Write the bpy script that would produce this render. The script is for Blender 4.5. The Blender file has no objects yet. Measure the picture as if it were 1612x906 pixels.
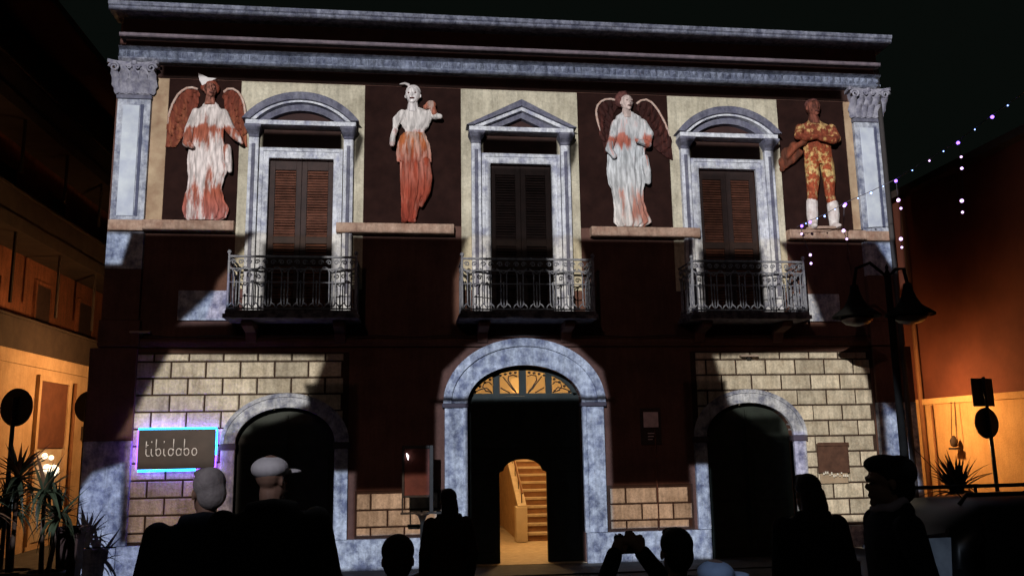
import bpy, math, random
from mathutils import Vector, Matrix
random.seed(7)
sc = bpy.context.scene
COL = sc.collection
R = math.radians
# ------------------------------------------------------------------ camera
cam = bpy.data.cameras.new('camera'); camo = bpy.data.objects.new('camera', cam); COL.objects.link(camo)
cam.sensor_width = 36; cam.lens = 36*1350/1612; cam.clip_start = .05; cam.clip_end = 900
yaw, pit, rol = R(7.121), R(10.005), R(-.878)
camo.matrix_world = (Matrix.Translation((-2.007, -14.583, 2.05)) @ Matrix.Rotation(-yaw, 4, 'Z') @
                     Matrix.Rotation(math.pi/2+pit, 4, 'X') @ Matrix.Rotation(rol, 4, 'Z'))
sc.camera = camo
# ------------------------------------------------------------------ night sky, added fill lamp, exposure
world = bpy.data.worlds.new('World'); sc.world = world; world.use_nodes = True
wn = world.node_tree; wn.nodes.clear()
sky = wn.nodes.new('ShaderNodeTexSky'); sky.sky_type = 'NISHITA'; sky.sun_disc = False
sky.sun_elevation = R(-4); sky.sun_rotation = R(200); sky.altitude = 20; sky.dust_density = 2
bg1 = wn.nodes.new('ShaderNodeBackground'); bg1.inputs[1].default_value = .004
bg2 = wn.nodes.new('ShaderNodeBackground'); bg2.inputs[0].default_value = (.50, .72, .58, 1); bg2.inputs[1].default_value = .0045
addw = wn.nodes.new('ShaderNodeAddShader'); ow = wn.nodes.new('ShaderNodeOutputWorld')
wn.links.new(sky.outputs[0], bg1.inputs[0]); wn.links.new(bg1.outputs[0], addw.inputs[0])
wn.links.new(bg2.outputs[0], addw.inputs[1]); wn.links.new(addw.outputs[0], ow.inputs[0])
night_fill = bpy.data.lights.new('night_fill', 'SUN'); night_fill.energy = .02; night_fill.angle = R(.5); night_fill.color = (1, .8, .7)  # faint fill lamp added so dark doors keep some tone
night_fill_obj = bpy.data.objects.new('night_fill', night_fill); COL.objects.link(night_fill_obj); night_fill_obj.rotation_euler = (R(50), 0, R(-20))
vs = sc.view_settings; vs.view_transform = 'Standard'; vs.look = 'None'; vs.exposure = 0; vs.gamma = 1
sc.cycles.use_denoising = True; sc.cycles.use_adaptive_sampling = True; sc.cycles.adaptive_threshold = .03
sc.cycles.max_bounces = 4; sc.cycles.diffuse_bounces = 2; sc.cycles.glossy_bounces = 2; sc.cycles.sample_clamp_indirect = 3

# ------------------------------------------------------------------ the projector that throws its picture on the facade
# The slide is described on the facade plane (x, z in metres, y = 0): convex lit shapes with a tint,
# then shapes that are black in the projected picture.  It is light thrown from one real point.
PP = Vector((-5.5, -20.0, 8.5))
W_ = (1.0, .98, .97); WARM = (1.0, .91, .78); RED = (.74, .50, .37); BLUE = (.80, .88, 1.02)
def rect(x0, x1, z0, z1): return [(x0, z0), (x1, z0), (x1, z1), (x0, z1)]
LIT = [
 (rect(-7.15, 7.15, 5.53, 8.285), W_, .03),
 (rect(-7.2, -6.22, 8.2, 8.57), W_, .02), (rect(6.22, 7.2, 8.2, 8.52), W_, .02),
 (rect(-7.1, 7.1, 8.515, 8.72), BLUE, .01), (rect(-7.1, 7.1, 8.90, 8.985), (.72, .68, .72), .01), (rect(-7.4, 7.4, 9.298, 9.62), (.72, .74, .82), .012),
 ([(-4.87, 5.56), (-2.96, 5.56), (-2.94, 4.12), (-5.7, 4.02), (-5.12, 4.75)], WARM, .05),
 ([(-5.12, 4.6), (-4.7, 4.6), (-4.7, 4.02), (-5.7, 4.0)], BLUE, .05),
 ([(-.93, 5.55), (.99, 5.56), (1.24, 4.8), (1.22, 4.02), (-1.18, 4.02), (-1.18, 4.78)], WARM, .05),
 ([(3.17, 5.56), (4.95, 5.58), (5.2, 4.83), (5.75, 4.02), (3.0, 4.02)], WARM, .05),
 ([(-6.97, 5.49), (-6.56, 5.47), (-6.68, 4.97), (-7.0, 4.97)], BLUE, .03),
 ([(6.64, 5.5), (6.95, 5.5), (7.0, 4.9)], BLUE, .03),
 ([(-5.82, 3.55), (-3.37, 3.42), (-3.6, 2.66), (-4.96, 2.13), (-6.53, 2.16)], WARM, .06),
 ([(-6.44, 2.42), (-4.66, 2.42), (-4.66, .5), (-6.36, .5), (-6.4, 1.9)], (.42, .30, .25), .05), (rect(-6.3, -4.9, 1.6, 2.5), WARM, .12),
 ([(-6.50, 2.12), (-6.44, 2.0), (-6.44, -.1), (-7.4, -.1), (-7.3, 1.46), (-6.88, 1.59)], (.62, .70, .92), .05), (rect(-6.5, -4.7, -.1, .5), (.5, .56, .75), .05),
 ([(3.41, 3.42), (5.99, 3.55), (6.23, 2.98), (6.33, 2.24), (4.64, 1.88), (3.64, 2.6)], WARM, .06),
 ([(4.6, 2.2), (6.34, 2.3), (6.32, .54), (4.6, .59)], WARM, .05),
 ([(6.52, 2.52), (6.73, 2.35), (7.05, 1.07), (6.74, .86), (6.51, 1.63)], BLUE, .06),
 ([(-1.47, 2.72), (-1.38, 3.2), (-.95, 3.6), (.01, 3.82), (.95, 3.6), (1.38, 3.2), (1.47, 2.72)], BLUE, .03),
 ([(-1.5, 2.66), (-.98, 2.66), (-.98, -.1), (-1.52, -.1)], BLUE, .03),
 ([(.96, 2.66), (1.46, 2.66), (1.48, -.15), (.96, -.13)], BLUE, .03),
 (rect(-2.83, -1.46, .50, 1.255), RED, .04), (rect(-3.2, -.96, .0, .54), BLUE, .03), (rect(-3.16, -2.83, .5, 1.55), BLUE, .03),
 (rect(1.42, 2.88, .50, 1.255), RED, .04), (rect(.94, 3.2, .0, .54), BLUE, .03), (rect(2.86, 3.2, .5, 1.55), BLUE, .03),
 (rect(4.7, 5.0, 1.2, 2.12), BLUE, .04),
 # added light patches aimed at the white cap, pale hair, blue cap and sheet
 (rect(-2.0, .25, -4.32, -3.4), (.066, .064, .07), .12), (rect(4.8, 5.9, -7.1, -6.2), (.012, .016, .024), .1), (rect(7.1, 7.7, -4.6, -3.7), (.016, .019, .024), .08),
]
DARK = []
for c in (-3.82, 0, 3.82):
    DARK.append((rect(c-.70, c+.70, 7.055, 7.34), .97, .015))
    DARK.append(([(c+.965, 7.43), (c+1.06, 7.28), (c+1.0, 7.0), (c+.9, 6.75), (c+.885, 7.2)], .93, .02))
DARK += [([(-3.68, 3.0), (-2.8, 3.0), (-2.8, 1.57), (-3.3, 1.57), (-3.52, 2.4)], .97, .04), ([(3.60, 3.0), (2.8, 3.0), (2.8, 1.57), (3.3, 1.57), (3.52, 2.4)], .97, .04),
         (rect(-4.95, -2.7, 3.8, 4.03), .85, .02), (rect(-1.25, 1.25, 3.8, 4.03), .85, .02), (rect(2.7, 5.1, 3.8, 4.03), .85, .02),
         (rect(-4.42, -3.22, 4.1, 5.36), .98, .06), (rect(-.57, .57, 4.1, 5.36), .97, .04), (rect(-.57, .57, 5.3, 6.86), .80, .04), (rect(3.22, 4.42, 4.1, 5.36), .98, .06),
         (rect(3.28, 3.83, 5.3, 6.86), .62, .08), (rect(3.83, 4.37, 5.3, 6.86), .35, .1),
         (rect(-1.6, 1.6, 2.655, 2.735), .9, .015), (rect(-.95, .95, -.1, 2.78), .95, .02),
         (rect(-4.72, -3.18, -.1, 2.1), .95, .03), (rect(3.18, 4.72, -.1, 2.1), .95, .03), (rect(-4.55, -3.35, 2.1, 2.42), .9, .05), (rect(3.35, 4.55, 2.1, 2.42), .9, .05)]
def projector():
    L = bpy.data.lights.new('projector', 'SPOT'); L.energy = 14000; L.shadow_soft_size = .035
    L.spot_size = R(75); L.spot_blend = .0
    o = bpy.data.objects.new('projector', L); COL.objects.link(o); o.location = PP
    o.rotation_euler = (Vector((0, 0, 3.2))-PP).to_track_quat('-Z', 'Y').to_euler()
    L.use_nodes = True; nt = L.node_tree; nt.nodes.clear(); N = nt.nodes.new; K = nt.links.new
    out = N('ShaderNodeOutputLight'); em = N('ShaderNodeEmission'); K(em.outputs[0], out.inputs[0])
    geo = N('ShaderNodeNewGeometry'); sep = N('ShaderNodeSeparateXYZ'); K(geo.outputs['Incoming'], sep.inputs[0])
    def m(op, a, b=None, c=None):
        n = N('ShaderNodeMath'); n.operation = op
        for i, q in enumerate((a, b, c)):
            if q is None: continue
            if isinstance(q, (int, float)): n.inputs[i].default_value = q
            else: K(q, n.inputs[i])
        return n.outputs[0]
    inv = m('DIVIDE', -PP.y, m('MAXIMUM', m('ABSOLUTE', sep.outputs[1]), .01))
    sgn = m('SIGN', sep.outputs[1])
    X = m('MULTIPLY_ADD', m('MULTIPLY', sep.outputs[0], sgn), inv, PP.x)
    Z = m('MULTIPLY_ADD', m('MULTIPLY', sep.outputs[2], sgn), inv, PP.z)
    cb = N('ShaderNodeCombineXYZ'); K(X, cb.inputs[0]); K(Z, cb.inputs[1]); cb.inputs[2].default_value = 1
    P = cb.outputs[0]
    def polymask(poly, soft):
        xs = sorted(set(p[0] for p in poly)); zs = sorted(set(p[1] for p in poly))
        if len(poly) == 4 and len(xs) == 2 and len(zs) == 2:
            q = P
            for op, val in (('SUBTRACT', ((xs[0]+xs[1])/2, (zs[0]+zs[1])/2, 1)), ('ABSOLUTE', None), ('SUBTRACT', ((xs[1]-xs[0])/2, (zs[1]-zs[0])/2, 0))):
                v = N('ShaderNodeVectorMath'); v.operation = op; K(q, v.inputs[0]); q = v.outputs[0]
                if val: v.inputs[1].default_value = val
            sx = N('ShaderNodeSeparateXYZ'); K(q, sx.inputs[0])
            mr = N('ShaderNodeMapRange'); K(m('MAXIMUM', sx.outputs[0], sx.outputs[1]), mr.inputs[0])
            mr.inputs[1].default_value = -soft; mr.inputs[2].default_value = soft; mr.inputs[3].default_value = 1; mr.inputs[4].default_value = 0
            return mr.outputs[0]
        cx = sum(p[0] for p in poly)/len(poly); cz = sum(p[1] for p in poly)/len(poly); acc = None
        for i in range(len(poly)):
            (x0, z0), (x1, z1) = poly[i], poly[(i+1) % len(poly)]
            nx, nz = z0-z1, x1-x0; l = math.hypot(nx, nz)
            if l < 1e-6: continue
            nx /= l; nz /= l; d = -(nx*x0+nz*z0)
            if nx*cx+nz*cz+d < 0: nx, nz, d = -nx, -nz, -d
            v = N('ShaderNodeVectorMath'); v.operation = 'DOT_PRODUCT'; K(P, v.inputs[0]); v.inputs[1].default_value = (nx, nz, d)
            acc = v.outputs['Value'] if acc is None else m('MINIMUM', acc, v.outputs['Value'])
        mr = N('ShaderNodeMapRange'); mr.interpolation_type = 'SMOOTHSTEP'; K(acc, mr.inputs[0])
        mr.inputs[1].default_value = -soft; mr.inputs[2].default_value = soft; mr.inputs[3].default_value = 0; mr.inputs[4].default_value = 1
        return mr.outputs[0]
    col = None
    for poly, tint, soft in LIT:
        s = N('ShaderNodeVectorMath'); s.operation = 'SCALE'; s.inputs[0].default_value = tint; K(polymask(poly, soft), s.inputs[3])
        if col is None: col = s.outputs[0]
        else:
            v = N('ShaderNodeVectorMath'); v.operation = 'MAXIMUM'; K(col, v.inputs[0]); K(s.outputs[0], v.inputs[1]); col = v.outputs[0]
    keep = None
    for poly, k, soft in DARK:
        q = m('MULTIPLY_ADD', polymask(poly, soft), -k, 1.0)
        keep = q if keep is None else m('MULTIPLY', keep, q)
    nz = N('ShaderNodeTexNoise'); K(P, nz.inputs['Vector']); nz.inputs['Scale'].default_value = 1.7; nz.inputs['Detail'].default_value = 5
    keep = m('MULTIPLY', keep, m('MULTIPLY_ADD', nz.outputs[0], .7, .65))
    s = N('ShaderNodeVectorMath'); s.operation = 'SCALE'; K(col, s.inputs[0]); K(keep, s.inputs[3])
    # brightness evened out over the oblique throw
    dx = m('SUBTRACT', X, PP.x); dz = m('SUBTRACT', Z, PP.z)
    r2 = m('MULTIPLY_ADD', dx, dx, m('MULTIPLY_ADD', dz, dz, PP.y**2))
    K(m('POWER', m('DIVIDE', r2, PP.y**2), 1.5), em.inputs[1])
    # a projector never shows a true black: a faint reddish raster is left
    inb = polymask(rect(-7.4, 7.4, -.02, 9.75), .03)
    f = N('ShaderNodeVectorMath'); f.operation = 'SCALE'; f.inputs[0].default_value = (.034, .0190, .0155); K(m('MULTIPLY', inb, m('MULTIPLY_ADD', keep, .8, .2)), f.inputs[3])
    a = N('ShaderNodeVectorMath'); a.operation = 'ADD'; K(s.outputs[0], a.inputs[0]); K(f.outputs[0], a.inputs[1])
    K(a.outputs[0], em.inputs[0])
projector()

# ------------------------------------------------------------------ materials
MATS = {}
def mat(name, c1, c2=None, scale=4, rough=.8, bump=.0, bscale=40, metal=0, lo=.35, hi=.65, vary=0, detail=6, spec=.3, coat=0, grime=0):
    if name in MATS: return MATS[name]
    m = bpy.data.materials.new(name); m.use_nodes = True; nt = m.node_tree; b = nt.nodes['Principled BSDF']
    b.inputs['Roughness'].default_value = rough; b.inputs['Metallic'].default_value = metal
    b.inputs['Specular IOR Level'].default_value = spec; b.inputs['Coat Weight'].default_value = coat
    N = nt.nodes.new; K = nt.links.new
    tc = N('ShaderNodeTexCoord'); geo = N('ShaderNodeNewGeometry')
    n = N('ShaderNodeTexNoise'); n.inputs['Scale'].default_value = scale; n.inputs['Detail'].default_value = detail; n.inputs['Roughness'].default_value = .62
    K(geo.outputs['Position'], n.inputs['Vector'])
    r = N('ShaderNodeValToRGB'); K(n.outputs[0], r.inputs[0])
    c2 = c2 or tuple(v*.8 for v in c1)
    r.color_ramp.elements[0].position = lo; r.color_ramp.elements[0].color = (*c2, 1)
    r.color_ramp.elements[1].position = hi; r.color_ramp.elements[1].color = (*c1, 1)
    col = r.outputs[0]
    if vary:
        oi = N('ShaderNodeObjectInfo'); h = N('ShaderNodeHueSaturation'); K(col, h.inputs['Color'])
        mm = N('ShaderNodeMapRange'); K(oi.outputs['Random'], mm.inputs[0]); mm.inputs[3].default_value = 1-vary; mm.inputs[4].default_value = 1+vary
        K(mm.outputs[0], h.inputs['Value']); col = h.outputs[0]
    if grime:
        mp = N('ShaderNodeMapping'); K(geo.outputs['Position'], mp.inputs[0]); mp.inputs['Scale'].default_value = (5, 5, .55)
        n3 = N('ShaderNodeTexNoise'); n3.inputs['Scale'].default_value = 2.2; n3.inputs['Detail'].default_value = 7; n3.inputs['Roughness'].default_value = .7; K(mp.outputs[0], n3.inputs[0])
        n4 = N('ShaderNodeTexNoise'); n4.inputs['Scale'].default_value = 23; n4.inputs['Detail'].default_value = 6; n4.inputs['Roughness'].default_value = .75; K(geo.outputs['Position'], n4.inputs[0])
        ml = N('ShaderNodeMath'); ml.operation = 'ADD'; K(n3.outputs[0], ml.inputs[0]); K(n4.outputs[0], ml.inputs[1])
        mr = N('ShaderNodeMapRange'); K(ml.outputs[0], mr.inputs[0]); mr.inputs[1].default_value = .78; mr.inputs[2].default_value = 1.15; mr.inputs[3].default_value = 1-grime; mr.inputs[4].default_value = 1.08
        hs = N('ShaderNodeHueSaturation'); K(col, hs.inputs['Color']); K(mr.outputs[0], hs.inputs['Value']); col = hs.outputs[0]
    K(col, b.inputs['Base Color'])
    if bump:
        n2 = N('ShaderNodeTexNoise'); n2.inputs['Scale'].default_value = bscale; n2.inputs['Detail'].default_value = 5; K(geo.outputs['Position'], n2.inputs['Vector'])
        bp = N('ShaderNodeBump'); bp.inputs['Strength'].default_value = bump; bp.inputs['Distance'].default_value = .02
        K(n2.outputs[0], bp.inputs['Height']); K(bp.outputs[0], b.inputs['Normal'])
    MATS[name] = m; return m
def emit(name, c, s):
    if name in MATS: return MATS[name]
    m = bpy.data.materials.new(name); m.use_nodes = True; b = m.node_tree.nodes['Principled BSDF']
    b.inputs['Base Color'].default_value = (*c, 1); b.inputs['Emission Color'].default_value = (*c, 1); b.inputs['Emission Strength'].default_value = s
    MATS[name] = m; return m
MARBLE = mat('projected_blue_marble', (.54, .58, .66), (.15, .17, .26), 6.0, .7, .35, 30, lo=.36, hi=.62, detail=9, grime=.45)  # marble, frame, cream, ledge and ashlar colours hold the projected picture's light
FRAME = mat('projected_window_stone', (.66, .69, .75), (.33, .35, .46), 6, .7, .25, 40, lo=.34, hi=.55, grime=.4)
PED = mat('grey_blue_moulding', (.19, .195, .25), (.10, .103, .16), 6, .75, .4, 35, grime=.4)
CREAM = mat('projected_cream', (.60, .56, .44), (.45, .41, .31), 2.2, .9, .3, 60, grime=.35)
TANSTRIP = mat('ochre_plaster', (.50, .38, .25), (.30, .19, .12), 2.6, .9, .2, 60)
LEDGE = mat('projected_tan_stone', (.48, .34, .26), (.30, .18, .13), 5, .85, .2, 40, grime=.35)
WALL = mat('red_brown_plaster', (.14, .070, .054), (.085, .042, .034), 1.4, .92, .4, 70, detail=9, grime=.22)
NICHE = mat('projected_dark_umber', (.026, .011, .009), (.016, .007, .006), 4, .95, .1, 60, spec=.1)  # dark ground of the projection painted into the panel colour
BRICK = mat('projected_ashlar', (.62, .57, .47), (.40, .35, .27), 3.6, .9, .6, 45, vary=.22, lo=.28, hi=.6, detail=9, grime=.42)
CORN = mat('weathered_cornice_stone', (.33, .34, .39), (.12, .125, .17), 8, .85, .6, 25, detail=9, grime=.6)
IRON = mat('pale_painted_iron', (.25, .27, .32), (.10, .11, .16), 14, .55, .1, 80)
SHUT = mat('brown_shutter_wood', (.17, .065, .04), (.09, .035, .022), 9, .7, .2, 60)
SHUTD = mat('dark_shutter_frame', (.045, .025, .022), (.028, .017, .016), 9, .7, .1, 60)
DOOR = mat('black_green_door', (.022, .032, .028), (.014, .02, .018), 6, .6, .1, 50)
BLACK = mat('black_metal', (.022, .022, .022), (.012, .012, .013), 10, .45, .05, 80)
HALL = mat('hall_plaster', (.70, .56, .36), (.62, .48, .30), 3, .9, .1, 50)
HSTEP = mat('hall_stone_step', (.62, .50, .33), (.48, .36, .22), 8, .6, .1, 50)
PAVE = mat('plaza_stone', (.075, .07, .068), (.04, .038, .037), 5, .8, .4, 30)

# ------------------------------------------------------------------ mesh helpers
class MB:
    def __init__(s): s.v = []; s.f = []
    def add(s, v, f):
        b = len(s.v); s.v += [tuple(p) for p in v]; s.f += [[b+i for i in q] for q in f]; return s
    def box(s, x0, x1, y0, y1, z0, z1):
        return s.add([(x0,y0,z0),(x1,y0,z0),(x1,y1,z0),(x0,y1,z0),(x0,y0,z1),(x1,y0,z1),(x1,y1,z1),(x0,y1,z1)],
                     [(3,2,1,0),(4,5,6,7),(0,1,5,4),(1,2,6,5),(2,3,7,6),(3,0,4,7)])
    def prism(s, poly, y0, y1):           # poly in (x, z), any winding, y0 < y1
        a = sum(poly[i][0]*poly[(i+1) % len(poly)][1]-poly[(i+1) % len(poly)][0]*poly[i][1] for i in range(len(poly)))
        if a < 0: poly = poly[::-1]
        n = len(poly); v = [(x, y0, z) for x, z in poly]+[(x, y1, z) for x, z in poly]
        return s.add(v, [list(range(n)), list(range(2*n-1, n-1, -1))]+[(i, i+n, (i+1) % n+n, (i+1) % n) for i in range(n)])
    def prismx(s, poly, x0, x1):          # poly in (y, z) extruded along x
        a = sum(poly[i][0]*poly[(i+1) % len(poly)][1]-poly[(i+1) % len(poly)][0]*poly[i][1] for i in range(len(poly)))
        if a < 0: poly = poly[::-1]
        n = len(poly); v = [(x0, y, z) for y, z in poly]+[(x1, y, z) for y, z in poly]
        return s.add(v, [list(range(n-1, -1, -1)), list(range(n, 2*n))]+[((i+1) % n, (i+1) % n+n, i+n, i) for i in range(n)])
    def loft(s, rings, cap=True):
        n = len(rings[0]); v = [p for r in rings for p in r]; f = []
        for k in range(len(rings)-1):
            for i in range(n): f.append((k*n+i, k*n+(i+1) % n, (k+1)*n+(i+1) % n, (k+1)*n+i))
        if cap: f.append(list(range(n-1, -1, -1))); f.append([(len(rings)-1)*n+i for i in range(n)])
        return s.add(v, f)
    def tube(s, pts, r, n=6, closed=False):
        pts = [Vector(p) for p in pts]; rr = r if isinstance(r, (list, tuple)) else [r]*len(pts); rings = []; ref = None
        for i, p in enumerate(pts):
            if closed: d = pts[(i+1) % len(pts)]-pts[i-1]
            else: d = pts[min(i+1, len(pts)-1)]-pts[max(i-1, 0)]
            d.normalize()
            if ref is None: ref = Vector((0, 1, 0)) if abs(d.y) < .9 else Vector((1, 0, 0))
            a = d.cross(ref); a.normalize(); b = a.cross(d); ref = b
            rings.append([p+(a*math.cos(t)+b*math.sin(t))*rr[i] for t in [2*math.pi*k/n for k in range(n)]])
        if closed:
            m = len(rings); v = [q for g in rings for q in g]
            return s.add(v, [(k*n+i, k*n+(i+1) % n, ((k+1) % m)*n+(i+1) % n, ((k+1) % m)*n+i) for k in range(m) for i in range(n)])
        return s.loft(rings)
    def lathe(s, prof, c=(0, 0, 0), n=16):
        return s.loft([[(c[0]+r*math.cos(2*math.pi*k/n), c[1]+r*math.sin(2*math.pi*k/n), c[2]+z) for k in range(n)] for r, z in prof])
    def ball(s, c, r, n=12, m=8, rot=None):
        r = (r, r, r) if isinstance(r, (int, float)) else r; rings = []
        for j in range(m+1):
            t = math.pi*(.02+.96*j/m); ring = []
            for k in range(n):
                a = 2*math.pi*k/n; p = Vector((r[0]*math.sin(t)*math.cos(a), r[1]*math.sin(t)*math.sin(a), -r[2]*math.cos(t)))
                if rot is not None: p = rot @ p
                ring.append(Vector(c)+p)
            rings.append(ring)
        return s.loft(rings)
    def mesh(s, name, smooth=False):
        me = bpy.data.meshes.new(name); me.from_pydata(s.v, [], s.f); me.update()
        if smooth: me.shade_smooth()
        return me
    def build(s, name, m, parent=None, smooth=False, loc=None):
        return link(name, s.mesh(name, smooth), m, parent, loc)
def link(name, me, m, parent=None, loc=None, rot=None, scale=None):
    o = bpy.data.objects.new(name, me); COL.objects.link(o)
    if m is not None and me is not None and not me.materials: me.materials.append(m)
    if parent is not None: o.parent = parent
    if loc is not None: o.location = loc
    if rot is not None: o.rotation_euler = rot
    if scale is not None: o.scale = scale
    return o
def tag(o, label, cat, group=None):
    o['label'] = label; o['category'] = cat
    if group: o['group'] = group
    return o
def thing(name, label, cat, loc=(0, 0, 0), rz=0, group=None):
    o = bpy.data.objects.new(name, None); COL.objects.link(o); o.location = loc; o.rotation_euler = (0, 0, rz)
    return tag(o, label, cat, group)
def struct(o): o['kind'] = 'structure'; return o
def bevel(o, w=.008, seg=2):
    b = o.modifiers.new('bevel', 'BEVEL'); b.width = w; b.segments = seg; b.limit_method = 'ANGLE'; b.angle_limit = R(40); return o
def fused(mb, name, m, parent, voxel=.015, smooth=6, loc=None):
    """overlapping closed shapes merged into one continuous skin"""
    o = bpy.data.objects.new('tmp', mb.mesh('tmp')); COL.objects.link(o)
    md = o.modifiers.new('r', 'REMESH'); md.mode = 'VOXEL'; md.voxel_size = voxel
    if smooth: s = o.modifiers.new('s', 'SMOOTH'); s.iterations = smooth; s.factor = .5
    dg = bpy.context.evaluated_depsgraph_get(); dg.update()
    me = bpy.data.meshes.new_from_object(o.evaluated_get(dg)); me.name = name
    bpy.data.objects.remove(o); me.shade_smooth()
    return link(name, me, m, parent, loc)
def arc(cx, z0, a, b, t0, t1, n): return [(cx+a*math.cos(t0+(t1-t0)*i/n), z0+b*math.sin(t0+(t1-t0)*i/n)) for i in range(n+1)]
PI = math.pi

# ================================================================== ground
g = MB(); g.add([(-400, -400, 0), (400, -400, 0), (400, 400, 0), (-400, 400, 0)], [(0, 1, 2, 3)])
struct(g.build('plaza_ground', PAVE))
g = MB(); g.box(-7.0, 7.0, -1.1, .0, .001, .02)
struct(g.build('pavement', mat('pavement_stone', (.10, .095, .09), (.06, .056, .055), 4, .8, .4, 30)))

# ================================================================== palazzo
pz = thing('palazzo', 'two-storey palazzo with arched portal, three balcony windows and projected picture on its front', 'building')
ARX, ARH, ARS, ARR = 3.95, .79, 2.05, .57          # side arches: centre, half width, spring, rise
def notch(cx, h, spring, rise, n=18): return [(cx-h, 0)]+[(x, z) for x, z in arc(cx, spring, h, rise, PI, 0, n)]+[(cx+h, 0)]
low = [(-6.95, 0)]+notch(-ARX, ARH, ARS, ARR)+notch(0, .98, 2.66, .64)+notch(ARX, ARH, ARS, ARR)+[(6.95, 0), (6.95, 4.0), (-6.95, 4.0)]
wall = MB().prism(low, 0, .35).build('wall', WALL, pz)
up = [(-6.95, 4.0)]
for c in (-3.82, 0, 3.82): up += [(c-.545, 4.0), (c-.545, 6.87), (c+.545, 6.87), (c+.545, 4.0)]
up += [(6.95, 4.0), (6.95, 9.2), (-6.95, 9.2)]
MB().prism(up, 0, .35).build('upper_wall', WALL, pz)
b = MB(); b.box(-6.95, -6.6, .353, 12, 0, 9.2); b.box(6.6, 6.95, .353, 12, 0, 9.2); b.box(-6.597, 6.597, 11.6, 12, 0, 9.2)
b.build('side_wall', WALL, pz)
b = MB(); b.box(-6.95, 6.95, 0, 12, 9.203, 9.3); b.build('roof', mat('roof_tile', (.12, .06, .04)), pz)
# first floor slab & dark room partitions behind the openings
b = MB(); b.box(-6.59, -1.9, .36, 11.5, 3.45, 3.95); b.box(2.3, 6.59, .36, 11.5, 3.45, 3.95); b.box(-1.899, 2.299, .36, 11.5, 3.62, 3.95)
b.build('upper_floor', WALL, pz)

# --- bricks (projected ashlar put into shape and colour): courses of 0.27 m
courses = [(3.38, 3.515)]+[(3.38-.27*(k+1), 3.38-.27*k) for k in range(10)]+[(.535, .68)]
J = .0135
brick_cache = {}
def brick(x0, x1, z0, z1, cut=None):
    """cut(x-side, z) optional limit; pieces against the arch get a slanted end"""
    a, b_, c, d = x0+J, x1-J, z0+J, z1-J
    d -= 0
    if b_-a < .05 or d-c < .04: return
    if cut is None:
        key = (round(b_-a, 2), round(d-c, 3))
        if key not in brick_cache:
            w, h = key; v = .012
            mb = MB(); mb.add([(-w/2, 0, -h/2), (w/2, 0, -h/2), (w/2, 0, h/2), (-w/2, 0, h/2),
                               (-w/2, -.02, -h/2), (w/2, -.02, -h/2), (w/2, -.02, h/2), (-w/2, -.02, h/2),
                               (-w/2+v, -.034, -h/2+v), (w/2-v, -.034, -h/2+v), (w/2-v, -.034, h/2-v), (-w/2+v, -.034, h/2-v)],
                              [(0,1,5,4),(1,2,6,5),(2,3,7,6),(3,0,4,7),(4,5,9,8),(5,6,10,9),(6,7,11,10),(7,4,8,11),(8,9,10,11)])
            brick_cache[key] = mb.mesh('brick')
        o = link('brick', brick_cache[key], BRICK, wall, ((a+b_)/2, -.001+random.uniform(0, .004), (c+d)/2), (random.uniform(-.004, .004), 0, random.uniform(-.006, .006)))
    else:
        al, ah = cut; v = .01       # al = (x at bottom, x at top) on the cut side, ah = 'l' or 'r'
        if ah == 'r': q = [(a, c), (min(b_, al[0]), c), (min(b_, al[1]), d), (a, d)]
        else: q = [(max(a, al[0]), c), (b_, c), (b_, d), (max(a, al[1]), d)]
        if q[1][0]-q[0][0] < .03 and q[2][0]-q[3][0] < .03: return
        if q[1][0] < q[0][0]: q[1] = q[0] if False else (q[0][0]+.005, q[1][1])
        if q[2][0] < q[3][0]: q[2] = (q[3][0]+.005, q[2][1])
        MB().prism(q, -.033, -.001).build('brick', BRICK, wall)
def ring_x(z):
    """half width of the side arch stone ring (about its middle) at height z"""
    if z <= ARS: return ARH+.12
    t = (z-ARS)/(ARR+.12)
    return 0 if t >= 1 else (ARH+.12)*math.sqrt(1-t*t)
def field(x0, x1, z0, z1, phase, arch=None, skip=None):
    for k, (a, b_) in enumerate(courses):
        if b_ > z1+.01 or a < z0-.02: continue
        off = phase+(0 if k % 2 else .274)
        n0 = math.floor((x0-off)/.548); edges = [x0]
        e = off+(n0+1)*.548
        while e < x1-.03:
            if e > x0+.03: edges.append(e)
            e += .548
        edges.append(x1)
        for l, r in zip(edges, edges[1:]):
            if skip and l > skip[0]-.02 and r < skip[1]+.02 and a > skip[2] and b_ < skip[3]: continue
            if arch is None: brick(l, r, a, b_); continue
            hb, ht = ring_x(a+J), ring_x(b_-J)
            hm = max(hb, ht)
            if r <= arch-hm or l >= arch+hm: brick(l, r, a, b_); continue
            if hm == 0: brick(l, r, a, b_); continue
            if l < arch-min(hb, ht): brick(l, min(r, arch), a, b_, ((arch-hb, arch-ht), 'r'))
            if r > arch+min(hb, ht): brick(max(l, arch), r, a, b_, ((arch+hb, arch+ht), 'l'))
MORT = mat('dark_mortar', (.048, .027, .02), (.03, .018, .014), 8, .95)
def bed(x0, x1, z0, z1, c=None):
    q = [(x0, z0)]
    if c is not None: q += [(c-ARH-.1, z0)]+arc(c, ARS, ARH+.1, ARR+.1, PI, 0, 18)+[(c+ARH+.1, z0)]
    MB().prism(q+[(x1, z0), (x1, z1), (x0, z1)], -.008, -.0005).build('mortar_bed', MORT, pz)
bed(-6.36, -2.95, .505, 3.53, -ARX); bed(2.95, 6.3, .505, 3.53, ARX); bed(-2.82, -1.37, .505, 1.26); bed(1.37, 2.88, .505, 1.26)
field(-6.36, -3.03, .535, 3.52, -5.806, -ARX)
field(3.03, 6.29, .535, 3.52, 4.872, ARX)
field(-2.80, -1.40, .535, 1.24, -2.564)
field(1.42, 2.86, .535, 1.24, 1.699)
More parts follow.
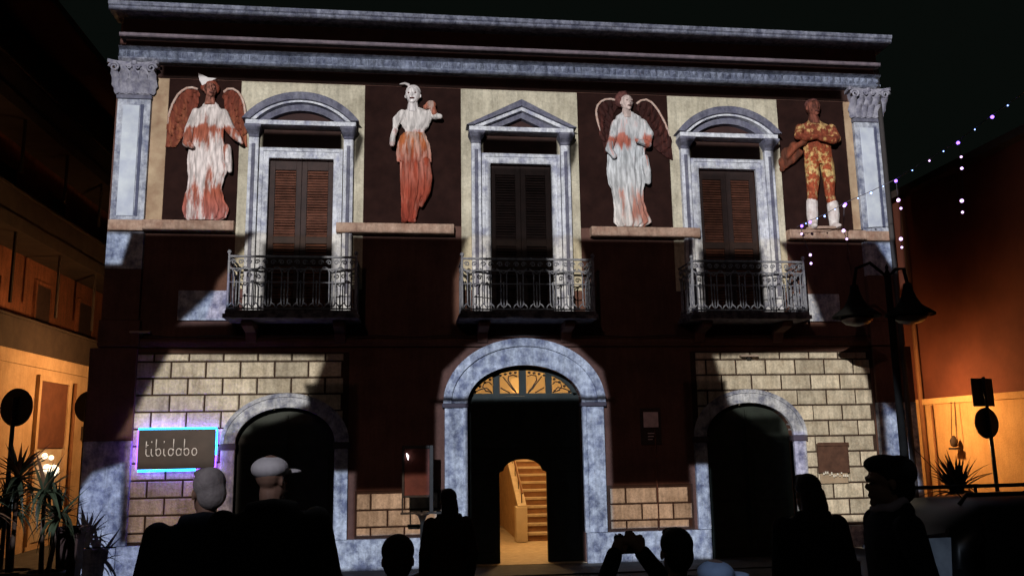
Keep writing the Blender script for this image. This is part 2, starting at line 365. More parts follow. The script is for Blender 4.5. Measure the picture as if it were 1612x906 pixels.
# --- plinth blocks
for x0, x1 in ((-7.08, -6.47), (-6.467, -4.76), (-3.14, -2.2), (-2.197, -1.0), (1.0, 1.75), (1.753, 2.5), (2.503, 3.14), (4.76, 5.6), (5.603, 6.467), (6.47, 7.08)):
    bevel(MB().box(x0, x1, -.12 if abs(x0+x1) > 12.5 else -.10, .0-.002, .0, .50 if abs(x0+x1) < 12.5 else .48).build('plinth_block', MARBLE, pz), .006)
# --- side arches: ring stones (one ring), jambs, dark doors
def archring(name, cx, z0, ai, bi, ao, bo, y0, y1, m, n=24, t0=PI, t1=0, par=pz):
    inn = arc(cx, z0, ai, bi, t0, t1, n); out = arc(cx, z0, ao, bo, t0, t1, n)
    mb = MB(); v = []; f = []
    for (xi, zi), (xo, zo) in zip(inn, out): v += [(xi, y0, zi), (xo, y0, zo), (xo, y1, zo), (xi, y1, zi)]
    for i in range(n):
        a, b_ = i*4, i*4+4
        f += [(a, a+1, b_+1, b_), (a+1, a+2, b_+2, b_+1), (a+3, a, b_, b_+3), (a+2, a+3, b_+3, b_+2)]
    f += [(3, 2, 1, 0), (n*4, n*4+1, n*4+2, n*4+3)]
    mb.add(v, f)
    import bmesh
    me = mb.mesh(name); bm = bmesh.new(); bm.from_mesh(me); bmesh.ops.recalc_face_normals(bm, faces=bm.faces); bm.to_mesh(me); bm.free()
    return link(name, me, m, par)
for s in (-1, 1):
    c = s*ARX
    bevel(archring('arch_ring', c, ARS, ARH, ARR, ARH+.21, ARR+.21, -.075, .12, MARBLE), .01)
    archring('arch_bead', c, ARS, ARH+.175, ARR+.175, ARH+.235, ARR+.235, -.10, -.076, MARBLE)
    for e in (-1, 1):
        x0 = c+e*ARH; x1 = c+e*(ARH+.22)
        bevel(MB().box(min(x0, x1), max(x0, x1), -.07, .12, .503, ARS-.1).build('arch_jamb', MARBLE, pz), .01)
        bevel(MB().box(min(x0, x1)-.02, max(x0, x1)+.02, -.095, .12, ARS-.097, ARS-.003).build('impost', mat('dark_impost', (.07, .06, .08)), pz), .01)
    d = MB().prism(notch(c, ARH-.003, ARS, ARR-.003), .13, .18).build('arched_door', DOOR, pz)
    for e in (-1, 1):
        for z0, z1 in ((.15, .85), (.95, 1.85)):
            bevel(MB().box(c+e*.39-.30, c+e*.39+.30, .115, .129, z0, z1).build('door_panel', DOOR, d), .008)
    MB().box(c-.015, c+.015, .10, .129, .05, 2.5).build('meeting_stile', DOOR, d)
    h = MB(); h.ball((c+.07, .09, 1.05), .03, 8, 6); h.build('door_knob', BLACK, d, True)
# --- portal
PS, PRI, PRO = 2.66, .64, 1.05
bevel(archring('portal_arch', 0, PS, .98, PRI, 1.34, PRO, -.07, .12, MARBLE, 32), .012)
archring('portal_moulding', 0, PS, 1.25, PRO-.09, 1.385, PRO+.045, -.115, -.073, MARBLE, 32)
archring('inner_moulding', 0, PS, .975, PRI-.005, 1.03, PRI+.05, -.10, -.071, MARBLE, 32)
for e in (-1, 1):
    bevel(MB().box(min(e*.98, e*1.36), max(e*.98, e*1.36), -.07, .12, .503, PS-.075).build('portal_jamb', MARBLE, pz), .012)
    bevel(MB().box(min(e*.98, e*1.05), max(e*.98, e*1.05), -.10, -.0705, .503, PS-.075).build('jamb_bead', MARBLE, pz), .008)
    bevel(MB().box(min(e*.96, e*1.40), max(e*.96, e*1.40), -.11, .12, PS-.072, PS-.003).build('portal_impost', mat('dark_impost', (.07, .06, .08)), pz), .01)
WK = [(-.43, .03), (-.43, 1.50), (-.36, 1.53)]+[(-.025+.33*math.cos(t), 1.53+.19*math.sin(t)) for t in [PI*(1-i/10) for i in range(1, 10)]]+[(.31, 1.53), (.38, 1.50), (.38, .03)]
dl = [(-.977, .03)]+WK+[(.977, .03), (.977, 2.78), (-.977, 2.78)]
pd = MB().prism(dl, .16, .23).build('portal_door', DOOR, pz)
for x0, x1, z0, z1 in ((-.92, -.5, .2, 1.4), (.45, .92, .2, 1.4), (-.92, -.05, 1.9, 2.65), (.05, .92, 1.9, 2.65), (-.92, -.5, 1.5, 1.82), (.45, .92, 1.5, 1.82)):
    bevel(MB().box(x0, x1, .14, .159, z0, z1).build('door_panel', DOOR, pd), .012)
hk = MB(); hk.tube([(.7+.06*math.cos(t), .12, 1.25+.08*math.sin(t)) for t in [2*PI*i/12 for i in range(12)]], .012, 6, True); hk.build('door_knocker', BLACK, pd, True)
# fanlight: panes and scrolled ironwork
fan = MB().box(-.977, .977, .16, .23, 2.783, 2.83).build('fanlight_transom', DOOR, pz)
bevel(archring('fanlight_rim', 0, PS, .90, PRI-.07, .977, PRI-.003, .16, .23, DOOR, 28, PI*.93, PI*.07, fan), .004)
for x in (-.46, -.005, .45):
    w = .055 if abs(x) > .1 else .06
    zt = PS+(PRI-.05)*math.sqrt(1-(x/.95)**2)
    MB().box(x-w, x+w, .162, .228, 2.831, zt).build('mullion', DOOR, fan)
GLASS = bpy.data.materials.new('amber_glass'); GLASS.use_nodes = True
nt = GLASS.node_tree; nt.nodes.clear(); o_ = nt.nodes.new('ShaderNodeOutputMaterial'); mx = nt.nodes.new('ShaderNodeMixShader')
tr = nt.nodes.new('ShaderNodeBsdfTransparent'); tl = nt.nodes.new('ShaderNodeBsdfTranslucent'); tl.inputs[0].default_value = (.56, .51, .41, 1)
tr.inputs[0].default_value = (.9, .82, .66, 1); mx.inputs[0].default_value = .75
nt.links.new(tr.outputs[0], mx.inputs[1]); nt.links.new(tl.outputs[0], mx.inputs[2]); nt.links.new(mx.outputs[0], o_.inputs[0])
def fz(x): return PS+(PRI-.07)*math.sqrt(max(0, 1-(x/.90)**2))
for x0, x1 in ((-.86, -.516), (-.404, -.067), (.057, .394), (.506, .86)):
    pl = [(x0, 2.832)]+[(x1, 2.832)]+[(x1+(x0-x1)*i/8, max(2.84, fz(x1+(x0-x1)*i/8))) for i in range(9)]
    MB().prism(pl, .205, .21).build('fanlight_pane', GLASS, fan)
for e in (-1, 1):
    for pts in ([(.53, 2.84), (.62, 2.93), (.75, 2.90), (.83, 2.86)], [(.53, 2.98), (.58, 3.03), (.66, 3.02), (.69, 2.95), (.64, 2.88), (.53, 2.85)],
                [(.10, 2.84), (.17, 2.90), (.26, 3.02), (.34, 3.12)], [(.09, 3.12), (.16, 3.15), (.24, 3.13), (.25, 3.06), (.17, 2.93), (.11, 2.86)], [(.22, 2.84), (.31, 2.89), (.38, 2.93)]):
        MB().tube([(e*x-.005, .195, z) for x, z in pts], .011, 5).build('scroll_bar', BLACK, fan, True)
    for k in range(9):
        x = .12+.088*k
        if abs(x-.455) < .06: continue
        MB().ball((e*x-.005, .195, fz(x)-.035), (.028, .012, .022), 6, 4).build('scroll_leaf', BLACK, fan)
# --- hall behind the portal with the staircase
hall = MB(); hall.box(-1.89, -1.80, .36, 9, .02, 3.6).build('hall_wall', HALL, pz)
MB().box(2.2, 2.29, .36, 9, .02, 3.6).build('hall_wall', HALL, pz)
MB().box(-1.8, 2.2, 8.9, 9, .02, 3.6).build('hall_wall', HALL, pz)
MB().box(-1.8, 2.2, .36, 5.2, 3.5, 3.6).build('hall_ceiling', HALL, pz)
MB().box(-1.8, 2.2, -.02, 8.9, .003, .026).build('hall_floor', HSTEP, pz)
st = MB().box(.43, 2.2, 6.9, 8.9, .03, 2.0).build('staircase', HSTEP, pz)
sm = MB().box(.42, 2.19, -.035, .30, .113, .155).mesh('step'); rm = MB().box(.43, 2.19, 0, .30, 0, .1125).mesh('riser'); RISER = mat('stair_riser', (.34, .17, .075), (.26, .12, .05), 7, .7)
for k in range(12):
    link('step', sm, HSTEP, st, (0, 3.2+.29*k, .027+.155*k)); link('riser', rm, RISER, st, (0, 3.2+.29*k, .027+.155*k))
    if k: MB().box(.44, 2.18, 3.2+.29*k+.001, 3.2+.29*(k+1)-.001, .03, .026+.155*k).build('step_fill', HSTEP, st)
par = [(2.95, .03), (3.30, .03), (3.30, .62), (6.7, 2.45), (6.7, 2.62), (3.22, .74), (2.95, .74)]
MB().prismx([(3.27, .03), (6.7, .03), (6.7, 2.5), (3.27, .66)], .27, .405).build('stair_parapet', mat('hall_parapet', (.55, .36, .19), (.42, .26, .13), 6), st)
MB().prismx([(3.0, .66), (6.7, 2.5), (6.7, 2.58), (3.0, .74)], .24, .419).build('parapet_coping', HSTEP, st)
bevel(MB().box(.20, .43, 2.98, 3.26, .03, .72).build('newel_post', HALL, st), .01)
MB().box(-1.2, -1.15, .6, 3.0, .03, .9).build('hall_bench', mat('hall_wood', (.2, .09, .04)), pz)
MB().tube([(.335, 3.0, .98), (.335, 6.7, 2.82)], .02, 8).build('handrail', mat('hall_wood', (.2, .09, .04)), st)
for k in range(8): MB().tube([(.335, 3.1+.5*k, .72+.497*.5*k), (.335, 3.1+.5*k, 1.03+.497*.5*k)], .009, 6).build('rail_post', BLACK, st)
MB().box(-1.799, -1.77, .37, 8.8, .03, .16).build('skirting', mat('hall_wood', (.2, .09, .04)), pz)
hl = thing('hall_lantern', 'warm lit lantern hanging in the hall behind the portal', 'lamp', (.1, 1.9, 3.1))
MB().lathe([(.02, -.16), (.11, -.12), (.13, 0), (.08, .1), (.02, .12)], n=12).build('lantern_glass', emit('lantern_glow', (1, .62, .26), 6), hl, True)
MB().tube([(0, 0, .12), (0, 0, .4)], .01).build('lantern_chain', BLACK, hl)
def point(name, loc, e, col, r=.12):
    L = bpy.data.lights.new(name, 'POINT'); L.energy = e; L.color = col; L.shadow_soft_size = r
    o = bpy.data.objects.new(name, L); COL.objects.link(o); o.location = loc; return o
point('hall_light', (.1, 1.9, 2.75), 120, (1, .64, .30), .15)
point('stair_light', (1.3, 4.6, 3.3), 85, (1, .64, .30), .15)

# --- upper floor: dado, cream and niche panels, ledges
for x0, x1 in ((-5.75, -4.93), (4.93, 5.8)):
    bevel(MB().box(x0, x1, -.05, -.001, 4.06, 4.56).build('dado', MARBLE, pz), .008)
CX = (-3.82, 0, 3.82)
for c in CX:
    h = [(c-1.06, 4.6), (c-.56, 4.6), (c-.56, 6.9), (c+.56, 6.9), (c+.56, 4.6), (c+1.06, 4.6), (c+1.06, 5.55), (c+1.06, 8.27), (c-1.06, 8.27)]
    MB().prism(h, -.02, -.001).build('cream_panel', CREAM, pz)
for x0, x1 in ((-6.35, -6.09), (6.21, 6.35)):
    MB().box(x0, x1, -.02, -.001, 5.735, 8.27).build('side_strip', TANSTRIP, pz)
for x0, x1 in ((-6.085, -4.885), (-2.755, -1.065), (1.065, 2.755), (4.885, 6.205)):
    MB().box(x0, x1, -.012, -.001, 5.735, 8.27).build('niche_panel', NICHE, pz)
for x0, x1 in ((-6.35, -4.885), (-3.2, -1.2), (1.22, 3.2), (4.885, 6.35)):
    l = MB(); pf = [(-.0, 5.54), (-.10, 5.54), (-.13, 5.60), (-.13, 5.66), (-.44, 5.665), (-.44, 5.71), (-.0, 5.725)]
    l.prismx([(-.0015, 5.55), (-.17, 5.55), (-.19, 5.56), (-.19, 5.715), (-.18, 5.725), (-.0015, 5.732)], x0, x1)
    bevel(l.build('ledge', LEDGE, pz), .006)  # ledge of the projected picture, built as a moulding
# frieze wall strip between panels and cornice
MB().box(-6.3, 6.3, -.03, -.001, 8.29, 8.5).build('frieze_strip', mat('shade_umber', (.05, .022, .017), (.03, .014, .011)), pz)  # unlit band below the cornice painted in as dark umber
# --- pilasters and capitals
CAPM = mat('capital_stone', (.34, .34, .40), (.15, .15, .21), 9, .8, .4, 40)
def leaf_mesh(w, h, curl):
    mb = MB(); rows = []
    for j in range(8):
        t = j/7; ww = w*(.55+.75*math.sin(PI*min(1, t*.9+.1))*(1-.35*t)); z = h*(t if t < .86 else .86+.1*math.sin((t-.86)*8))
        y = -curl*(t**2.2)*(1.0)-.012
        lob = 1+.16*math.sin(j*2.4)
        rows.append([(-ww*lob/2, y+.025, z), (-ww*.25, y-.004, z), (0, y-.022, z+.004), (ww*.25, y-.004, z), (ww*lob/2, y+.025, z)])
    v = [p for r in rows for p in r]; n = len(v); v2 = [(x, y+.02, z) for x, y, z in v]; f = []
    for j in range(7):
        for i in range(4): f.append((j*5+i, j*5+i+1, (j+1)*5+i+1, (j+1)*5+i)); f.append((n+j*5+i, n+(j+1)*5+i, n+(j+1)*5+i+1, n+j*5+i+1))
    mb.add(v+v2, f); return mb.mesh('acanthus_leaf', True)
LA, LB = leaf_mesh(.15, .23, .12), leaf_mesh(.15, .38, .19)
def spiral(r, turns=1.6, n=22): return [((r*(1-i/n*.8))*math.cos(2*PI*turns*i/n), (r*(1-i/n*.8))*math.sin(2*PI*turns*i/n)) for i in range(n+1)]
for s in (-1, 1):
    c = s*6.63
    pil = MB()
    pil.prism(rect(c-.27, c+.27, 5.735, 7.85), -.085, -.001)
    pil = bevel(pil.build('pilaster', MARBLE, pz), .008)
    bevel(MB().box(c-.29, c+.29, -.11, -.001, 7.853, 7.92).build('necking', PED, pil), .01)
    # raised pale central field with a darker groove on the inner side
    bevel(MB().box(c-.17, c+.10, -.105, -.0855, 5.80, 7.74).build('pilaster_field', mat('pale_sky_marble', (.60, .66, .72), (.44, .49, .60), 3.5, .7, .1, 40), pil), .01)
    bevel(MB().box(c+.115, c+.165, -.097, -.0855, 5.80, 7.76).build('pilaster_fillet', mat('slate_stone', (.10, .11, .18), (.06, .07, .12), 6), pil), .006)
    bevel(MB().box(c-.28, c+.28, -.12, -.001, 5.55, 5.732).build('pilaster_base', LEDGE, pz), .01)
    bevel(MB().box(c-.29, c+.29, -.10, -.001, 4.903, 5.532).build('lower_shaft', MARBLE, pz), .01); bevel(MB().box(c-.29, c+.29, -.10, -.001, 4.06, 4.9).build('shaft_foot', WALL, pz), .01)  # foot takes the dark wall colour to paint its lack of light
    bevel(MB().box(c-.32, c+.32, -.12, -.001, 3.62, 4.055).build('pilaster_block', WALL, pz), .01)
    bevel(MB().box(c-.30-(.13 if s < 0 else .0), c+.30+(.13 if s > 0 else 0), -.10, -.001, .503, 2.12 if s < 0 else 2.6).build('ground_pilaster', MARBLE, pz), .01); bevel(MB().box(c-.30-(.13 if s < 0 else .0), c+.30+(.13 if s > 0 else 0), -.097, -.001, 2.123 if s < 0 else 2.603, 3.6).build('pilaster_shaft', WALL, pz), .01)  # dark plaster above the lit marble paints in the shade
    cap = MB()
    cap.loft([[(c-a, -.0015, z), (c+a, -.0015, z), (c+a, -d, z), (c-a, -d, z)][::-1] for a, d, z in ((.255, .10, 7.925), (.262, .12, 8.10), (.285, .16, 8.28), (.33, .22, 8.41))])
    cap = cap.build('capital', CAPM, pz)
    pts = [(c-.40, -.30), (c-.30, -.235), (c-.12, -.2), (c+.12, -.2), (c+.30, -.235), (c+.40, -.30), (c+.42, -.27), (c+.38, -.0015), (c-.38, -.0015), (c-.42, -.27)]
    ab = MB().loft([[(x, y, z) for x, y in pts] for z in (8.413, 8.475)]).build('abacus', CAPM, cap)
    for k, x in enumerate((-.19, -.065, .065, .19)): link('acanthus_leaf', LA, CAPM, cap, (c+x, -.105, 7.93))
    for k, x in enumerate((-.25, -.125, 0, .125, .25)): link('acanthus_leaf', LB, CAPM, cap, (c+x, -.095, 7.94), (0, R(x*40), 0))
    for e in (-1, 1):
        MB().tube([(c+e*(.30+.0)+e*x, -.27, 8.345+z) for x, z in spiral(.085)], [.026-.012*i/22 for i in range(23)], 6).build('volute', CAPM, cap, True)
        MB().tube([(c+e*.07+e*x*.6, -.24, 8.37+z*.6) for x, z in spiral(.075)], [.018-.008*i/22 for i in range(23)], 6).build('volute', CAPM, cap, True)
    MB().ball((c, -.22, 8.45), (.05, .03, .045), 8, 6).build('fleuron', CAPM, cap, True)
# --- cornices: low band with leaf relief, thin band, crown
cl = MB(); cl.prismx([(-.002, 8.50), (-.16, 8.50), (-.18, 8.52), (-.20, 8.54), (-.20, 8.565), (-.17, 8.57), (-.17, 8.70), (-.24, 8.73), (-.24, 8.755), (-.002, 8.757)], -6.9, 6.9)
cl = cl.build('cornice_band', CORN, pz)
orn = MB(); n = 8
orn.add([(0, -.012, -.05), (.035, -.03, -.02), (.05, -.015, .03), (.018, -.035, .05), (0, -.02, .025), (-.018, -.035, .05), (-.05, -.015, .03), (-.035, -.03, -.02), (0, -.05, 0),
         (-.06, .0, -.06), (.06, 0, -.06), (.06, 0, .06), (-.06, 0, .06)],
        [(0, 1, 8), (1, 2, 8), (2, 3, 8), (3, 4, 8), (4, 5, 8), (5, 6, 8), (6, 7, 8), (7, 0, 8), (9, 10, 1, 0), (10, 11, 2, 1), (11, 3, 2), (11, 12, 5, 4, 3), (12, 6, 5), (12, 9, 7, 6), (9, 0, 7)])
ornm = orn.mesh('frieze_leaf')
for k in range(108):
    x = -6.84+k*.1278
    link('frieze_leaf', ornm, CORN, cl, (x, -.171, 8.635), (0, random.uniform(-.15, .15), 0), (random.uniform(.85, 1.1), random.uniform(.7, 1.2), random.uniform(.85, 1.05)))
UMB = mat('shade_umber', (.05, .022, .017), (.03, .014, .011))  # black of the soffit gaps painted into the colour
MB().box(-6.8, 6.8, -.16, -.002, 8.76, 8.897).build('cornice_recess', UMB, pz)
MB().prismx([(-.002, 8.90), (-.27, 8.90), (-.29, 8.915), (-.29, 8.965), (-.002, 8.972)], -6.88, 6.88).build('cornice_fillet', mat('cornice_grey_pink', (.26, .22, .24), (.15, .13, .15), 9, .85, .4, 30), pz)
MB().box(-6.85, 6.85, -.20, -.002, 8.975, 9.257).build('cornice_recess', UMB, pz)
MB().prismx([(-.002, 9.26), (-.50, 9.26), (-.52, 9.28), (-.52, 9.325), (-.55, 9.34), (-.56, 9.40), (-.002, 9.43)], -7.0, 7.0).build('crown_cornice', CORN, pz)

# --- windows: frames, columns, pediments, shutters, balconies
def shutter(c, x0, x1, m, par):
    z0, z1 = 4.16, 6.86
    fr = MB(); fr.box(x0, x0+.09, .05, .09, z0, z1); fr.box(x1-.09, x1, .05, .09, z0, z1)
    for a, b_ in ((z0, z0+.14), (5.02, 5.14), (5.40, 5.52), (z1-.16, z1)): fr.box(x0+.0905, x1-.0905, .05, .09, a, b_)
    fr = bevel(fr.build('shutter', SHUTD, par), .004)
    sl = MB(); w = (x1-x0)/2-.095; sl.add([(-w, -.018, -.020), (w, -.018, -.020), (w, .018, .014), (-w, .018, .014), (-w, -.018, -.012), (w, -.018, -.012), (w, .018, .022), (-w, .018, .022)],
        [(3,2,1,0),(4,5,6,7),(0,1,5,4),(1,2,6,5),(2,3,7,6),(3,0,4,7)])
    me = sl.mesh('slat')
    for a, b_ in ((z0+.14, 5.02), (5.14, 5.40), (5.52, z1-.16)):
        k = int((b_-a)/.047)
        for i in range(k): link('slat', me, m, fr, ((x0+x1)/2, .07, a+(i+.5)*(b_-a)/k), (random.uniform(-.12, .12), 0, 0))
    MB().box(x0, x1, .10, .11, z0, z1).build('backing_board', SHUTD, fr)
def railing_unit():
    mb = MB(); r = .0115
    mb.tube([(-.05, 0, .62), (-.05, 0, .16), (-.045, 0, .09), (-.02, 0, .06), (.02, 0, .06), (.045, 0, .09), (.05, 0, .16), (.05, 0, .62)], r, 5)
    mb.tube([(0, 0, .03), (0, 0, .44)], r, 5)
    for e in (-1, 1):
        mb.tube([(e*.05, 0, .6), (e*.07, 0, .66), (e*.115, 0, .70)], r, 5)
        mb.tube([(e*(.06+x), 0, .775+z) for x, z in spiral(.045, 1.3, 12)], .010, 5)
        mb.tube([(e*.12, 0, .03), (e*.10, 0, .08), (e*.05, 0, .12)], r, 5)
    mb.tube([(-.12, 0, .70), (0, 0, .62), (.12, 0, .70)], r, 5)
    mb.ball((0, 0, .46), .02, 6, 4); return mb.mesh('baluster', True)
RU = railing_unit()
for wi, c in enumerate(CX):
    fr = MB(); h = [(c-.68, 4.14), (c-.545, 4.14), (c-.545, 6.872), (c+.545, 6.872), (c+.545, 4.14), (c+.68, 4.14), (c+.68, 7.035), (c-.68, 7.035)]
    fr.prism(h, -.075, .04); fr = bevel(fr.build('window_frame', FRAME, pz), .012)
    h2 = [(c-.70, 4.14), (c-.64, 4.14), (c-.64, 6.99), (c+.64, 6.99), (c+.64, 4.14), (c+.70, 4.14), (c+.70, 7.05), (c-.70, 7.05)]
    MB().prism(h2, -.10, -.0755).build('outer_moulding', FRAME, fr)
    shutter(c, c-.54, c-.003, SHUT if wi != 1 else SHUTD, pz); shutter(c, c+.003, c+.54, SHUT if wi != 1 else SHUTD, pz)  # middle slats take the darker wood to paint their lack of light
    for e in (-1, 1):
        x = c+e*.80
        col = bevel(MB().box(x-.085, x+.085, -.13, -.021, 4.14, 7.22).build('window_pilaster', FRAME, pz), .01)
        bevel(MB().box(x-.03, x+.03, -.15, -.1305, 4.5, 7.1).build('pilaster_rib', PED, col), .006)
        bevel(MB().box(x-.11, x+.11, -.17, -.021, 4.14-.0, 4.36).build('pilaster_foot', FRAME, col), .01) if False else None
        cb = MB(); cb.loft([[(x-a, -.022, z), (x+a, -.022, z), (x+a, -d, z), (x-a, -d, z)][::-1] for a, d, z in ((.085, .135, 7.223), (.09, .16, 7.26), (.115, .25, 7.31), (.14, .30, 7.36), (.14, .30, 7.40))])
        bevel(cb.build('bracket', PED, pz), .005)
    # entablature line and pediment
    bevel(MB().box(c-.93, c+.93, -.27, -.021, 7.403, 7.485).build('pediment_base', FRAME, pz), .01)
    MB().box(c-.66, c+.66, -.035, -.021, 7.06, 7.40).build('frieze_panel', mat('shade_umber', (.05, .022, .017), (.03, .014, .011)), pz)  # dark band under the pediment painted into the panel
    tym = mat('dark_tympanum', (.05, .022, .02), (.03, .014, .014))  # tympanum left unlit by the projection is painted dark
    if wi == 1:
        MB().prism([(c-.72, 7.487), (c+.72, 7.487), (c, 7.86)], -.05, -.021).build('tympanum', tym, pz)
        for e in (-1, 1):
            def rake(z0, z1, y, dx=0): return [(c, 7.98-z0), (c, 7.98-z1), (c+e*(.98-dx-.02), 7.42+.065-z1+.0), (c+e*(.98-dx), 7.42+.065-z0)]
            q = [(c+e*.0005, 7.985), (c+e*.0005, 7.86), (c+e*.86, 7.4865), (c+e*.985, 7.4865)]
            p1 = bevel(MB().prism(q, -.33, -.021).build('pediment_rake', PED, pz), .008)
            q = [(c+e*.0005, 7.8595), (c+e*.0005, 7.795), (c+e*.70, 7.4865), (c+e*.855, 7.4865)]
            MB().prism(q, -.27, -.021).build('rake_moulding', FRAME, p1)
            q = [(c+e*.0005, 7.7945), (c+e*.0005, 7.69), (c+e*.44, 7.4865), (c+e*.695, 7.4865)]
            MB().prism(q, -.17, -.021).build('rake_moulding', PED, p1)
    else:
        # segmental pediment
        def seg(h, hw):
            rr = (hw*hw+h*h)/(2*h); return rr, math.asin(hw/rr)
        def segring(name, z0, hi, wi_, ho, wo, y, m, par):
            ri, ai = seg(hi, wi_); ro, ao = seg(ho, wo); n = 22; v = []; f = []
            for i in range(n+1):
                t = -1+2*i/n
                xi, zi = c+ri*math.sin(ai*t), z0+hi-ri+ri*math.cos(ai*t); xo, zo = c+ro*math.sin(ao*t), z0+ho-ro+ro*math.cos(ao*t)
                v += [(xi, y, zi), (xo, y, zo), (xo, -.021, zo), (xi, -.021, zi)]
            for i in range(n):
                a, b_ = i*4, i*4+4; f += [(a, b_, b_+1, a+1), (a+1, b_+1, b_+2, a+2), (a+3, b_+3, b_, a), (a+2, b_+2, b_+3, a+3)]
            f += [(0, 1, 2, 3), (n*4+3, n*4+2, n*4+1, n*4)]
            import bmesh
            me = MB().add(v, f).mesh(name); bm = bmesh.new(); bm.from_mesh(me); bmesh.ops.recalc_face_normals(bm, faces=bm.faces); bm.to_mesh(me); bm.free()
            return link(name, me, m, par)
        p1 = segring('pediment_arc', 7.4865, .365, .84, .50, .985, -.33, PED, pz); bevel(p1, .008)
        segring('arc_moulding', 7.4865, .33, .76, .362, .836, -.28, FRAME, p1)
        segring('arc_moulding', 7.4865, .215, .60, .327, .756, -.17, PED, p1)
        rr, aa = seg(.24, .66)
        MB().prism([(c+rr*math.sin(aa*t), 7.4866+.24-rr+rr*math.cos(aa*t)) for t in [-1+2*i/14 for i in range(15)]], -.05, -.021).build('tympanum', tym, pz)
    # balcony
    hw = 1.0 if wi != 1 else 1.1
    bal = MB(); bal.box(c-hw-.06, c+hw+.06, -.80, -.001, 4.0, 4.07); bal.box(c-hw-.03, c+hw+.03, -.76, -.001, 4.071, 4.13)
    bal.box(c-.54, c+.54, -.0, .34, 4.001, 4.15)
    bal = bevel(bal.build('balcony', mat('balcony_stone', (.20, .19, .22), (.06, .055, .075), 8, .85, .4, 30, lo=.42, hi=.58), pz), .01)
    for e in (-1, 1):
        mb = MB(); mb.prismx([(-.002, 3.99), (-.60, 3.99), (-.55, 3.90), (-.2, 3.84), (-.12, 3.68), (-.002, 3.66)], c+e*.72-.09, c+e*.72+.09)
        bevel(mb.build('console', WALL, bal), .01)
    y0 = -.73
    for z, r in ((5.0, .02), (4.80, .011), (4.155, .014), (4.58, .009)):
        MB().tube([(c-hw, -.02, z), (c-hw, y0, z), (c+hw, y0, z), (c+hw, -.02, z)], r, 6).build('rail', IRON, bal)
    nn = 8; st_ = 2*hw/nn
    for i in range(nn): link('baluster', RU, IRON, bal, (c-hw+(i+.5)*st_, y0, 4.135))
    for e in (-1, 1):
        for i in range(3): link('baluster', RU, IRON, bal, (c+e*hw, y0+(i+.5)*.236, 4.135), (0, 0, PI/2))
        MB().tube([(c+e*hw, y0, 4.13), (c+e*hw, y0, 5.04)], .02, 6).build('corner_post', IRON, bal)
        MB().ball((c+e*hw, y0, 5.07), .035, 8, 6).build('finial', IRON, bal, True)
# a string course above the ground floor
MB().prismx([(-.002, 3.62), (-.06, 3.62), (-.09, 3.70), (-.09, 3.74), (-.002, 3.75)], -6.3, 6.3).build('string_course', WALL, pz)
# drain pipe on the right corner, conduit on the brick panel
MB().tube([(6.86, -.16, .1), (6.86, -.16, 9.0)], .045, 8).build('drain_pipe', mat('dark_pipe', (.05, .045, .045)), pz, True)
MB().tube([(-6.3+12.6*i/60, -.10, 3.80-.03*math.sin(i*PI/6)**2) for i in range(61)], .010, 5).build('cable', BLACK, pz)
MB().tube([(2.245, -.055, .5), (2.245, -.055, 2.2)], .012, 6).build('conduit', WALL, pz, True)
# ================================================================== statues on the ledges: projected figures put into shape and colour
def zmat(name, base, patch, amount, scale=7, rough=.8, stretch=.2, hue=.28):
    """polychrome surface: base and patch colours by height (m above the ledge), patches broken up by noise"""
    m = bpy.data.materials.new(name); m.use_nodes = True; nt = m.node_tree; b = nt.nodes['Principled BSDF']; N = nt.nodes.new; K = nt.links.new
    b.inputs['Roughness'].default_value = rough; b.inputs['Specular IOR Level'].default_value = .2
    tc = N('ShaderNodeTexCoord'); sp = N('ShaderNodeSeparateXYZ'); K(tc.outputs['Object'], sp.inputs[0])
    z = N('ShaderNodeMath'); z.operation = 'DIVIDE'; K(sp.outputs[2], z.inputs[0]); z.inputs[1].default_value = 2.8
    def ramp(st):
        r = N('ShaderNodeValToRGB'); e = r.color_ramp.elements
        while len(e) < len(st): e.new(.5)
        for q, (p, c) in zip(e, st): q.position = p/2.8; q.color = (*c, 1) if isinstance(c, tuple) else (c, c, c, 1)
        K(z.outputs[0], r.inputs[0]); return r.outputs[0]
    mp = N('ShaderNodeMapping'); K(tc.outputs['Object'], mp.inputs[0]); mp.inputs['Scale'].default_value = (1, 1, stretch)
    n = N('ShaderNodeTexNoise'); n.inputs['Scale'].default_value = scale; n.inputs['Detail'].default_value = 6; n.inputs['Roughness'].default_value = .65; K(mp.outputs[0], n.inputs[0])
    ad = N('ShaderNodeMath'); ad.operation = 'ADD'; K(n.outputs[0], ad.inputs[0]); K(ramp(amount), ad.inputs[1])
    mr = N('ShaderNodeMapRange'); mr.interpolation_type = 'SMOOTHSTEP'; K(ad.outputs[0], mr.inputs[0]); mr.inputs[1].default_value = .90; mr.inputs[2].default_value = 1.04
    mx = N('ShaderNodeMix'); mx.data_type = 'RGBA'; K(mr.outputs[0], mx.inputs[0]); K(ramp(base), mx.inputs[6]); K(ramp(patch), mx.inputs[7])
    n2 = N('ShaderNodeTexNoise'); n2.inputs['Scale'].default_value = 22; n2.inputs['Detail'].default_value = 4; K(mp.outputs[0], n2.inputs[0])
    m2 = N('ShaderNodeMapRange'); K(n2.outputs[0], m2.inputs[0]); m2.inputs[1].default_value = .35; m2.inputs[2].default_value = .65; m2.inputs[3].default_value = 1-hue*1.7; m2.inputs[4].default_value = 1.05
    h = N('ShaderNodeHueSaturation'); K(mx.outputs[2], h.inputs['Color']); K(m2.outputs[0], h.inputs['Value']); K(h.outputs[0], b.inputs['Base Color'])
    bp = N('ShaderNodeBump'); bp.inputs['Strength'].default_value = .5; bp.inputs['Distance'].default_value = .03; K(n2.outputs[0], bp.inputs['Height']); K(bp.outputs[0], b.inputs['Normal'])
    return m
